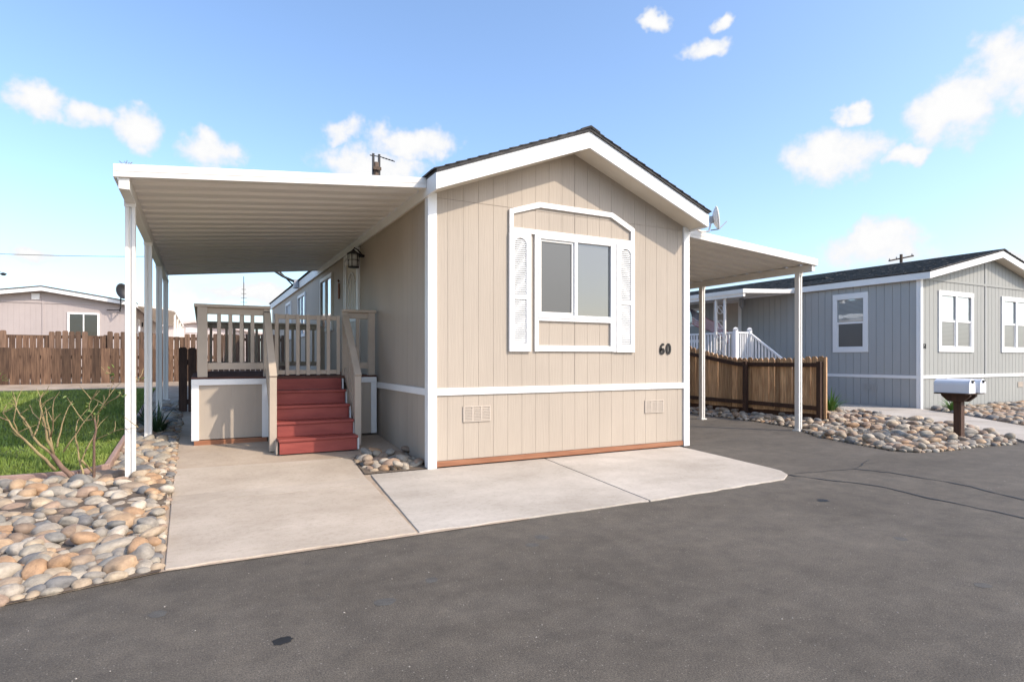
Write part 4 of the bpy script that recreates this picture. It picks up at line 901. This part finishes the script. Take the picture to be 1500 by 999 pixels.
def dh_window(parent, mp, a0, a1, z0, z1, gl, gl2, fw=.13, pair=False, head=.0):
    q = MB()
    def bx(u0, u1, w0, w1, d0, d1, qq):
        p = mp(u0, w0, d0); r = mp(u1, w1, d1); qq.box(min(p[0], r[0]), max(p[0], r[0]), min(p[1], r[1]), max(p[1], r[1]), w0, w1)
    bx(a0-fw, a1+fw, z1, z1+fw+head, -.05, .034, q); bx(a0-fw, a1+fw, z0-fw, z0, -.05, .03, q); bx(a0-fw, a0, z0, z1, -.05, .03, q); bx(a1, a1+fw, z0, z1, -.05, .03, q)
    cols = [(a0, a1)]
    if pair: mid = (a0+a1)/2; bx(mid-.045, mid+.045, z0, z1, -.05, .028, q); cols = [(a0, mid-.045), (mid+.045, a1)]
    wn = q.build('window', 'white', parent, bevel=.004); zm = z0 + (z1-z0)*.51
    for c0, c1 in cols:
        q = MB(); bx(c0, c1, zm-.025, zm+.025, -.04, .012, q); q.build('meeting_rail', 'white', wn)
        q = MB(); bx(c0, c1, zm+.0255, z1, -.02, -.012, q); q.build('pane', gl, wn)
        q = MB(); bx(c0+.03, c1-.03, z0+.03, zm-.0255, -.012, -.006, q); q.build('insect_screen', gl2, wn)
        q = MB(); bx(c0, c1, z0, z0+.0295, -.03, .004, q); bx(c0, c0+.0295, z0+.03, zm-.026, -.03, .004, q); bx(c1-.0295, c1, z0+.03, zm-.026, -.03, .004, q); q.build('sash', 'white', wn)
    return wn
dh_window(gh, mapF(GY), 17.36, 18.86, 1.62, 2.99, 'blindglass', 'blindscreen', pair=True); dh_window(gh, mapF(GY), 20.68, 22.18, 1.62, 2.99, 'blindglass', 'blindscreen', pair=True)
dh_window(gh, mapL(GX0), 10.07, 10.84, 1.625, 3.01, 'blindglass', 'screen', head=.03); dh_window(gh, mapL(GX0), 16.1, 16.9, 2.0, 3.1, 'blindglass', 'blindscreen', fw=.09)
digit('6', 16.51, 1.575, .125, mapF(GY), 'number_digit', 'black', gh); digit('1', 16.60, 1.575, .125, mapF(GY), 'number_digit', 'black', gh)
vent(9.70, 10.07, .46, .615, mapL(GX0), gh, 'gpaint_lifted'); vent(21.55, 21.85, .47, .62, mapF(GY), gh, 'ventpaint')
q = MB()
for a in ((14.30, 15.54, 3.25, 3.36), (14.30, 14.42, 1.2, 3.249), (15.42, 15.54, 1.2, 3.249)): q.box(GX0-.03, GX0+.03, a[0], a[1], a[2], a[3])
q.build('door_frame', 'white', gh, bevel=.004); q = MB(); q.box(GX0-.0, GX0+.02, 14.42, 15.42, 1.2, 3.25); dr = q.build('door', 'ventpaint', gh)
q = MB(); q.lathe([(0,-.03),(.03,-.02),(.03,.02),(0,.03)], (GX0-.03, 14.52, 2.2), 8); q.build('door_handle', 'black', dr)
q = MB(); q.lathe([(.0,.42),(.05,.38),(.10,.32),(.07,.30),(.085,.12),(.05,.06),(.02,.0)], (GX0-.14, 14.16, 3.0), 8); q.tube([(GX0-.01, 14.16, 3.30), (GX0-.14, 14.16, 3.46)], .015, 6); q.build('wall_lantern', 'greymetal', gh)
# neighbour's porch awning, railing, stairs, flag
na = thing('porch_awning', (14.1, 12.2, 0), 'white porch awning on the grey home above the vinyl railing', 'awning')
awning(na, 14.05, 3.26, 16.26, 3.36, 12.15, 17.6, [], 0)
q = MB()
for yy in (12.95, 13.30): q.box(14.10, 14.16, yy-.03, yy+.03, .0, 3.14)
col = q.build('post', 'alu', na, bevel=.003)
for k in range(4):
    z = 1.3 + .46*k; q = MB(); q.tube([(14.13, 13.125+.115*math.cos(t*.6283), z+.14+.13*math.sin(t*.6283)) for t in range(11)], .009, 5); q.tube([(14.13, 12.99, z), (14.13, 13.27, z+.30)], .009, 5); q.build('scroll', 'alu', col)
q = MB(); q.box(14.10, 14.16, 17.3, 17.36, 0, 3.14); q.build('post', 'alu', na)
np_ = thing('vinyl_porch', (15.2, 12.6, 0), 'white vinyl porch railing and steps in front of the grey home', 'porch')
q = MB(); q.box(14.2, 16.37, 12.6, 17.4, 1.08, 1.18); q.build('floor', 'greymetal', np_); q = MB(); q.box(14.22, 14.26, 12.65, 17.4, .02, 1.079); q.box(14.261, 14.8, 12.65, 12.69, .02, 1.079); q.build('skirt', 'vinyl', np_)
def vrail(p0, p1, n_):
    p0, p1 = Vector(p0), Vector(p1); q = MB(); q.bar(p0, p1, .06, .05); q.build('top_rail', 'vinyl', np_); q = MB(); d = Vector((0, 0, .80)); q.bar(p0-d, p1-d, .045, .06); q.build('bottom_rail', 'vinyl', np_)
    for k in range(n_):
        p = p0.lerp(p1, (k+.5)/n_); q = MB(); q.box(p.x-.018, p.x+.018, p.y-.018, p.y+.018, p.z-.77, p.z-.025); q.build('baluster', 'vinyl', np_)
def vpost(x, y, z0, z1):
    q = MB(); q.box(x-.055, x+.055, y-.055, y+.055, z0, z1); o = q.build('rail_post', 'vinyl', np_, bevel=.004)
    q = MB(); q.lathe([(.085,.0),(.10,.015),(.10,.03),(.06,.065),(.0,.085)], (x, y, z1), 4); q.build('post_cap', 'vinyl', o)
vpost(14.22, 12.62, .02, 2.18); vpost(14.82, 12.62, .02, 2.18); vpost(14.22, 17.3, .02, 2.18)
vrail((14.28, 12.62, 2.10), (14.76, 12.62, 2.10), 5); vrail((14.22, 12.68, 2.10), (14.22, 17.24, 2.10), 38)
vrail((14.82, 12.56, 2.06), (14.82, 11.05, 1.02), 13); vpost(14.82, 11.0, .02, 1.12)
for k in range(5): q = MB(); q.box(14.88, 16.36, 11.1+.29*k, 11.1+.29*(k+1)+.02, .02+.21*k, .21+.21*k); q.build('step', 'greymetal', np_)
# flag: draped stars and stripes
fl = thing('flag', (15.0, 15.4, 1.2), 'striped flag with a starred blue canton draped on the neighbour porch', 'flag')
vs = []; nu, nv = 26, 26
for j in range(nv+1):
    for i in range(nu+1):
        u, v = i/nu, j/nv; yb = 15.35 - 1.75*u - .12*v; z = 3.06 - .62*u - .25*u*u - .55*v*(1-.25*u); x = 15.0 + .06*math.sin(u*9+v*3) + .04*math.sin(u*17+1)
        vs.append((x, yb, z))
fq = MB(); fs = []
for j in range(nv):
    for i in range(nu):
        st = j * 13 // nv; mi = 2 if (i < nu*.40 and st < 7) else (st % 2)
        fq.add([vs[j*(nu+1)+i], vs[j*(nu+1)+i+1], vs[(j+1)*(nu+1)+i+1], vs[(j+1)*(nu+1)+i]], [(0,1,2,3)], [0, 1, 2][mi])
fo = fq.build('cloth', ['flagred', 'flagwhite', 'flagblue'], fl, recalc=False); sm_ = fo.modifiers.new('thick', 'SOLIDIFY'); sm_.thickness = .006
sq = MB()
for r_ in range(9):
    for c_ in range(6 if r_ % 2 == 0 else 5):
        i = (c_ + (.5 if r_ % 2 == 0 else 1.0)) / 6 * nu*.40; j = (r_ + .7) / 9.4 * 14
        u, v = i/nu, j/nv; p = Vector((15.0 + .06*math.sin(u*9+v*3) + .04*math.sin(u*17+1) - .006, 15.35 - 1.75*u - .12*v, 3.06 - .62*u - .25*u*u - .55*v*(1-.25*u)))
        pts = []
        for t in range(10):
            rd = .024 if t % 2 == 0 else .010; a = math.pi/2 + t*math.pi/5; pts.append((p.y + rd*math.cos(a), p.z + rd*math.sin(a)))
        sq.prism(pts, 'x', p.x-.003, p.x)
setp(sq.build('stars', 'flagwhite', fo), kind='stuff')
q = MB(); q.tube([(15.02, 15.38, 1.19), (15.02, 15.40, 3.15)], .014, 7); q.build('flag_pole', 'alu', fl)

# ------------------------------------------------------------------ houses behind on the left
bh = thing('mauve_house', (-6.4, 34, .9), 'mauve-beige gabled home behind the fences on the left', 'house')
BT = lambda x: 4.60 - .16 * abs(x + 6.44)
q = MB(); q.prism([(-9.9,.8),(-2.97,.8),(-2.97,BT(-2.97)-.15),(-6.44,BT(-6.44)-.15),(-9.9,BT(-9.9)-.15)], 'y', 34.02, 34.1); q.box(-3.05, -2.97, 34.1, 52, .8, 3.95); q.box(-9.9, -9.8, 34.1, 52, .8, 3.95); q.build('wall', 'mauve', bh)
siding(bh, mapF(34.02), -9.9, -2.97, .8, lambda a: BT(a)-.16, .2, openings=[(-5.45,-4.38,2.3,3.40)], m='mauve', joined='front_siding', apex=-6.44, gap=.006, splits=(3.9,))
q = MB(); q.box(-9.9, -2.97, 33.985, 34.005, 3.86, 3.93); q.box(-6.47, -6.41, 33.99, 34.0055, 2, 3.859); q.box(-6.47, -6.41, 33.99, 34.0055, 3.931, 4.38); q.build('gable_band', 'mauve', bh)
rf = MB(); rf.prism([(-10.1,BT(-10.1)-.02),(-6.44,BT(-6.44)-.02),(-2.8,BT(-2.8)-.02),(-2.8,BT(-2.8)+.03),(-6.44,BT(-6.44)+.03),(-10.1,BT(-10.1)+.03)], 'y', 33.6, 52.3); rf.build('roof', 'shingle', bh)
for xe in (-10.1, -2.8): q = MB(); q.prism([(xe,BT(xe)-.19),(-6.44,BT(-6.44)-.20),(-6.44,BT(-6.44)-.021),(xe,BT(xe)-.021)], 'y', 33.62, 33.66); q.build('rake_fascia', 'white', bh)
q = MB(); q.box(-2.83, -2.80, 33.661, 52.3, BT(-2.8)-.19, BT(-2.8)-.021); q.build('eave_fascia', 'white', bh)
q = MB()
for a in ((-5.53,-4.30,3.40,3.48),(-5.53,-4.30,2.22,2.30),(-5.53,-5.45,2.301,3.399),(-4.38,-4.30,2.301,3.399),(-4.94,-4.89,2.301,3.399)): q.box(a[0], a[1], 33.97, 34.03, a[2], a[3])
wn = q.build('window', 'white', bh)
for a in ((-5.45,-4.94),(-4.89,-4.38)): q = MB(); q.box(a[0], a[1], 34.0, 34.01, 2.3, 3.4); q.build('pane', 'darkglass', wn)
q = MB(); q.box(-6.86, -6.56, 33.97, 33.99, 4.02, 4.30)
for k in range(4): q.box(-6.84, -6.58, 33.955, 33.969, 4.05+.06*k, 4.085+.06*k)
q.build('gable_vent', 'white', bh)
for y0 in (36.5, 40.5): q = MB(); q.box(-2.972, -2.94, y0, y0+1.1, 2.3, 3.4); wn = q.build('window', 'white', bh); q = MB(); q.box(-2.939, -2.93, y0+.08, y0+1.02, 2.38, 3.32); q.build('pane', 'sideglass', wn)
q = MB(); q.box(-2.97, -2.9, 38.9, 39.1, 3.1, 3.35); q.build('wall_lantern', 'black', bh)
ba = thing('patio_awning', (-1.3, 35, .9), 'white patio awning along the side of the mauve home', 'awning')
q = MB(); q.prism([(-2.79,3.93),(-1.25,3.74),(-1.25,3.84),(-2.79,4.03)], 'y', 34.6, 52); q.build('roof_panel', 'pan', ba); q = MB(); q.box(-1.249, -1.2, 34.6, 52, 3.70, 3.86); q.build('gutter', 'alu', ba)
for y in (36, 40, 44, 48, 51.5): q = MB(); q.box(-1.3, -1.2, y-.06, y+.06, .85, 3.70); q.build('post', 'alu', ba)
d3 = thing('satellite_dish', (-3.4, 33.9, 3.9), 'dark satellite dish on the gable corner of the mauve home', 'dish', 'satellite dishes')
q = MB(); q.tube([(-3.45, 33.95, 3.62), (-3.45, 33.55, 3.60), (-3.40, 33.5, 3.75), (-3.40, 33.5, 4.35)], .03, 6); q.tube([(-4.0, 33.95, 3.65), (-3.42, 33.5, 3.62)], .02, 5); q.build('mast', 'black', d3)
dish(d3, (-3.38, 33.45, 4.5), (.55, -.6, .15), .36, 'black', .1)
fh = thing('far_house', (0, 62, 1), 'pale pink far-off gable house seen left of the porch', 'house')
q = MB(); FT = lambda x: 4.75 - .17*abs(x+.6); q.prism([(-6,.9),(5,.9),(5,FT(5)-.1),(-.6,FT(-.6)-.1),(-6,FT(-6)-.1)], 'y', 62, 76); q.build('wall', 'pinkish', fh)
q = MB(); q.prism([(-6.3,FT(-6.3)-.1),(-.6,FT(-.6)-.1),(5.3,FT(5.3)-.1),(5.3,FT(5.3)+.1),(-.6,FT(-.6)+.1),(-6.3,FT(-6.3)+.1)], 'y', 61.6, 76.4); q.build('roof', 'pinkish', fh)
q = MB(); q.box(-1.3, -.1, 61.95, 61.99, 3.75, 4.15); q.build('gable_vent', 'white', fh)

# ------------------------------------------------------------------ poles, wires, antenna
up = thing('utility_pole', (6.9, 27, 0), 'weathered utility pole top rising behind the porch awning', 'pole', 'utility poles')
x, y = 7.32, 27.78; ORG[up.name] = Vector((x, y, 0)); up.location = (x, y, 0)
q = MB(); q.tube([(x, y, 0), (x, y, 10.6)], [.17, .12], 10); q.build('shaft', 'utilpole', up, smooth=True)
q = MB(); q.box(x-.19, x+.19, y-.22, y-.14, 10.2, 10.34); q.build('crossarm', 'utilpole', up)
for dx in (-.14, .14): q = MB(); q.box(x+dx-.05, x+dx+.05, y-.05, y+.05, 9.4, 11.0); q.build('bracket', 'black', up)
q = MB()
for z in (10.9, 9.95):
    q.tube([(x-.3, y, z), (x+.2, y, z), (x+.9, y, z-.12)], .025, 5)
    for k in range(4): q.lathe([(.02,-.03),(.055,0),(.02,.03)], (x+.35+.14*k, y, z-.03-.02*k), 8)
q.build('insulator', 'black', up)
p2 = thing('utility_pole', (0, 0, 0), 'distant utility pole crossarm above the grey home roof', 'pole', 'utility poles')
x, y = 54.48, 30.13; p2.location = (x, y, 0); ORG[p2.name] = Vector((x, y, 0))
q = MB(); q.tube([(x, y, 0), (x, y, 10.5)], [.16, .12], 8); q.build('shaft', 'utilpole', p2)
q = MB(); q.bar((x-.8, y+.6, 9.95), (x+.8, y-.6, 10.35), .12, .12); q.bar((x-.1, y, 9.3), (x+.85, y-.62, 9.4), .1, .1); q.build('crossarm', 'utilpole', p2)
q = MB()
for t in (-.75, -.3, .7): q.lathe([(.03,0),(.06,.06),(.03,.16)], (x+t, y-.75*t, 10.2+.25*t), 6)
q.build('insulator', 'greymetal', p2)
wr = MB(); pts = []
xa, ya = -18.21, 54.74; xb, yb = 1.56, 48.88
for k in range(25):
    t = k/24; pts.append((xa+(xb-xa)*t, ya+(yb-ya)*t, 8.75 + .25*t - 1.0*4*t*(1-t)*.25 + .0))
wr.tube(pts, .018, 5); setp(wr.build('overhead_wire', 'black', loc=pts[0]), 'single thin overhead wire crossing the sky at left', 'wire')
an = thing('antenna', (0, 0, 0), 'thin roof antenna mast showing beneath the porch awning', 'antenna')
x, y = 3.03, 52.62; an.location = (x, y, 0); ORG[an.name] = Vector((x, y, 0))
q = MB(); q.tube([(x, y, 0), (x, y, 8.0)], .03, 5); q.build('mast', 'black', an); q = MB()
for k in range(4): q.tube([(x-.25+.03*k, y, 5.9+.35*k), (x+.25-.03*k, y, 5.9+.35*k)], .02, 4)
q.build('element', 'black', an)
sl_ = thing('street_lamp', (0, 0, 0), 'dark street lamp head at the left edge of the sky', 'street lamp')
x, y = -12.45, 49.45; sl_.location = (x, y, 0); ORG[sl_.name] = Vector((x, y, 0)); hx, hy = -11.28, 48.84
q = MB(); q.tube([(x, y, 0), (x, y, 6.7), ((x+hx)/2, (y+hy)/2, 6.95), (hx-.15, hy, 6.9)], .05, 7); q.build('pole', 'greymetal', sl_); q = MB(); q.lathe([(.05,.10),(.16,.05),(.18,0),(.08,-.08)], (hx, hy, 6.75), 10); q.build('lamp_head', 'black', sl_)

# ------------------------------------------------------------------ plants
rb_ = thing('rose_bush', (-1.08, 7.3, .06), 'pruned bare rose bush with few leaves among the rocks', 'bush')
rr = random.Random(71); ALLQ = []
def stem(pts, r0, r1, dy, name='stem', m='stem', n=6):
    P_ = []
    for i, (a, b) in enumerate(pts):
        t = i/(len(pts)-1); p = Vector((a, 7.3 + dy*t, b)); p += Vector((rr.uniform(-.008, .008), 0, rr.uniform(-.006, .006))); P_.append(p)
    # subdivide for a slightly crooked line
    Q = []
    for i in range(len(P_)-1):
        Q.append(P_[i]); Q.append(P_[i].lerp(P_[i+1], .5) + Vector((rr.uniform(-.01, .01), rr.uniform(-.012, .012), rr.uniform(-.006, .006))))
    Q.append(P_[-1]); r0 *= .78; r1 *= .7; q = MB(); q.tube(Q, [r0 + (r1-r0)*i/(len(Q)-1) for i in range(len(Q))], n); ALLQ.append(Q); return q.build(name, m, rb_, smooth=True), Q
stem([(-1.024,-0.097),(-1.103,0.022),(-1.181,0.153),(-1.269,0.296),(-1.307,0.367)], .042, .026, .0, 'trunk', 'trunk', 8)
stem([(-1.291,0.203),(-1.361,0.308),(-1.461,0.453),(-1.558,0.594),(-1.623,0.718),(-1.676,0.762)], .022, .008, -.15)
stem([(-1.302,0.360),(-1.415,0.451),(-1.480,0.546),(-1.545,0.695),(-1.614,0.830)], .02, .008, .12)
stem([(-1.302,0.360),(-1.348,0.506),(-1.362,0.670),(-1.381,0.792),(-1.400,0.914)], .02, .007, -.05)
stem([(-1.307,0.367),(-1.340,0.524),(-1.373,0.684),(-1.395,0.817)], .016, .007, .18); stem([(-1.367,0.694),(-1.404,0.815),(-1.376,0.866)], .008, .005, .05)
stem([(-1.452,0.551),(-1.429,0.675),(-1.437,0.803)], .012, .006, .2); stem([(-1.409,0.696),(-1.473,0.776),(-1.504,0.847)], .008, .005, .1)
stem([(-1.578,0.585),(-1.593,0.697),(-1.561,0.850)], .010, .005, -.1); stem([(-1.609,0.627),(-1.638,0.730),(-1.650,0.796)], .009, .005, -.2)
stem([(-1.275,0.425),(-1.261,0.558),(-1.231,0.728),(-1.187,0.861)], .012, .005, .25); stem([(-1.329,0.530),(-1.284,0.686),(-1.271,0.826)], .011, .006, -.2)
stem([(-1.047,-0.080),(-1.073,0.166),(-1.100,0.303),(-1.126,0.482),(-1.124,0.673)], .016, .008, .1)
stem([(-1.019,-0.083),(-0.964,0.110),(-0.961,0.362),(-0.940,0.584),(-0.954,0.697)], .022, .012, -.1, 'trunk', 'trunk')
stem([(-1.081,0.281),(-1.015,0.163),(-0.935,0.039),(-0.838,-0.069)], .016, .006, .3)
ends = []
for pts, a, b, dy in (([(-0.956,0.577),(-0.919,0.762),(-0.836,0.929),(-0.783,1.054)], .010, .003, -.2), ([(-0.967,0.689),(-1.063,0.677),(-1.147,0.802),(-1.209,0.913)], .010, .003, .1), ([(-0.967,0.689),(-1.002,0.787),(-0.985,0.884)], .008, .004, 0), ([(-0.933,0.757),(-0.826,0.873),(-0.709,0.945)], .008, .003, -.25), ([(-0.956,0.480),(-0.829,0.546),(-0.703,0.598),(-0.566,0.615)], .007, .002, -.3), ([(-1.070,0.280),(-1.012,0.460),(-0.987,0.520)], .01, .006, .15), ([(-1.225,0.374),(-1.109,0.562),(-1.015,0.711),(-0.954,0.807)], .009, .004, -.1), ([(-0.805,1.047),(-0.829,1.106),(-0.806,1.191)], .004, .002, -.2), ([(-0.734,0.932),(-0.654,0.992),(-0.574,1.078)], .005, .002, -.2)):
    ends.append(stem(pts, a, b, dy)[1])
for k in range(46):
    Q = rr.choice(ALLQ); p = Q[rr.randrange(len(Q)//2, len(Q))]; d = Vector((rr.uniform(-.6, .6), rr.uniform(-.5, .5), rr.uniform(.2, 1))).normalized(); l_ = rr.uniform(.06, .20); b = Vector((rr.uniform(-.02, .02), rr.uniform(-.02, .02), 0))
    q = MB(); q.tube([p, p + d*l_*.5 + b, p + d*l_], [.0045, .0035, .002], 5); q.build('twig', 'stem', rb_)
lf = None
for Q in ends:
    for k in range(int(7 + rr.random()*4)):
        p = Q[rr.randrange(len(Q)//3, len(Q))] + Vector((rr.uniform(-.03, .03), rr.uniform(-.03, .03), rr.uniform(-.03, .03))); s_ = rr.uniform(.02, .036)
        if lf is None:
            q = MB(); q.add([(0,0,0),(.5,.35,.08),(1.2,.3,.1),(1.7,0,0),(1.2,-.3,.1),(.5,-.35,.08)], [(0,1,2,3),(0,3,4,5)]); lf = q.build('leaf', 'leaf', None); lf.parent = rb_; o = lf
        else: o = dup(lf, rb_)
        o.location = p - ORG[rb_.name]; o.scale = (s_, s_, s_); o.rotation_euler = (rr.uniform(-1, 1), rr.uniform(-.9, .9), rr.uniform(0, 6.28))
def strap_plant(x, y, z, n_, ln, label, m='strap', name='strap_leaf_plant', seed=1, grp=None, spread=1.0):
    root = thing(name, (x, y, z), label, 'plant', grp); rr = random.Random(seed)
    for k in range(n_):
        a = rr.uniform(0, 6.28); l_ = ln*rr.uniform(.6, 1.1); tilt = rr.uniform(.1, .9)*spread; wd = .014*rr.uniform(.8, 1.4); vs = []; fs = []
        for i in range(6):
            t = i/5; r_ = l_*t*math.sin(tilt)*(.6+.5*t); h_ = l_*(t*math.cos(tilt*.6) - .45*tilt*t*t); w_ = wd*(1-t**2.5)+.001; c, s = math.cos(a), math.sin(a)
            vs += [(x + c*(r_+.02) - s*w_, y + s*(r_+.02) + c*w_, z + max(h_, 0)), (x + c*(r_+.02) + s*w_, y + s*(r_+.02) - c*w_, z + max(h_, 0))]
            if i: b = 2*i-2; fs.append((b, b+1, b+3, b+2))
        q = MB(); q.add(vs, fs); q.build('leaf', m, root, smooth=True, recalc=False)
    return root
strap_plant(13.0, 8.75, .03, 70, .62, 'bright green strap-leaved clump beside the brown fence end', seed=2, grp='strap leaved clumps')
strap_plant(15.95, 7.65, .03, 55, .5, 'low green strap-leaved clump behind the mailbox post', seed=3, grp='strap leaved clumps')
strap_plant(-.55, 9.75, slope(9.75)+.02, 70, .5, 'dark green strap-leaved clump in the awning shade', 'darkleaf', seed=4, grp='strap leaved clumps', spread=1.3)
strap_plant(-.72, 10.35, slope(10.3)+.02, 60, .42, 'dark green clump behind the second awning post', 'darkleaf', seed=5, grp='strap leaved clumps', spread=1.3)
sh_ = thing('shrub', (-4.35, 16.7, .7), 'bright green feathery shrub at the left edge by the fence', 'shrub')
rr = random.Random(77); q = MB(); st_ = MB()
for k in range(900):
    a = rr.uniform(0, 6.28); e_ = rr.uniform(-.2, 1.5); r_ = .48*(rr.random()**.4)*(1+.25*math.sin(3*a)); p = Vector((-4.38+r_*math.cos(a)*math.cos(e_), 16.7+r_*math.sin(a)*math.cos(e_), .80+r_*.9*math.sin(e_)))
    d = Vector((math.cos(a)*.6+rr.uniform(-.5,.5), math.sin(a)*.6+rr.uniform(-.5,.5), rr.uniform(.2, 1))).normalized()*rr.uniform(.04, .10); s = Vector((-d.y, d.x, rr.uniform(-.3,.3)*d.length)).normalized()*.012
    q.add([p-s, p+s, p+d], [(0,1,2)])
q.build('crown', 'strap', sh_, recalc=False)
for k in range(5): st_.tube([(-4.38, 16.7, .68), (-4.38+rr.uniform(-.2,.2), 16.7+rr.uniform(-.2,.2), 1.0)], .012, 5)
st_.build('trunk', 'trunk', sh_)
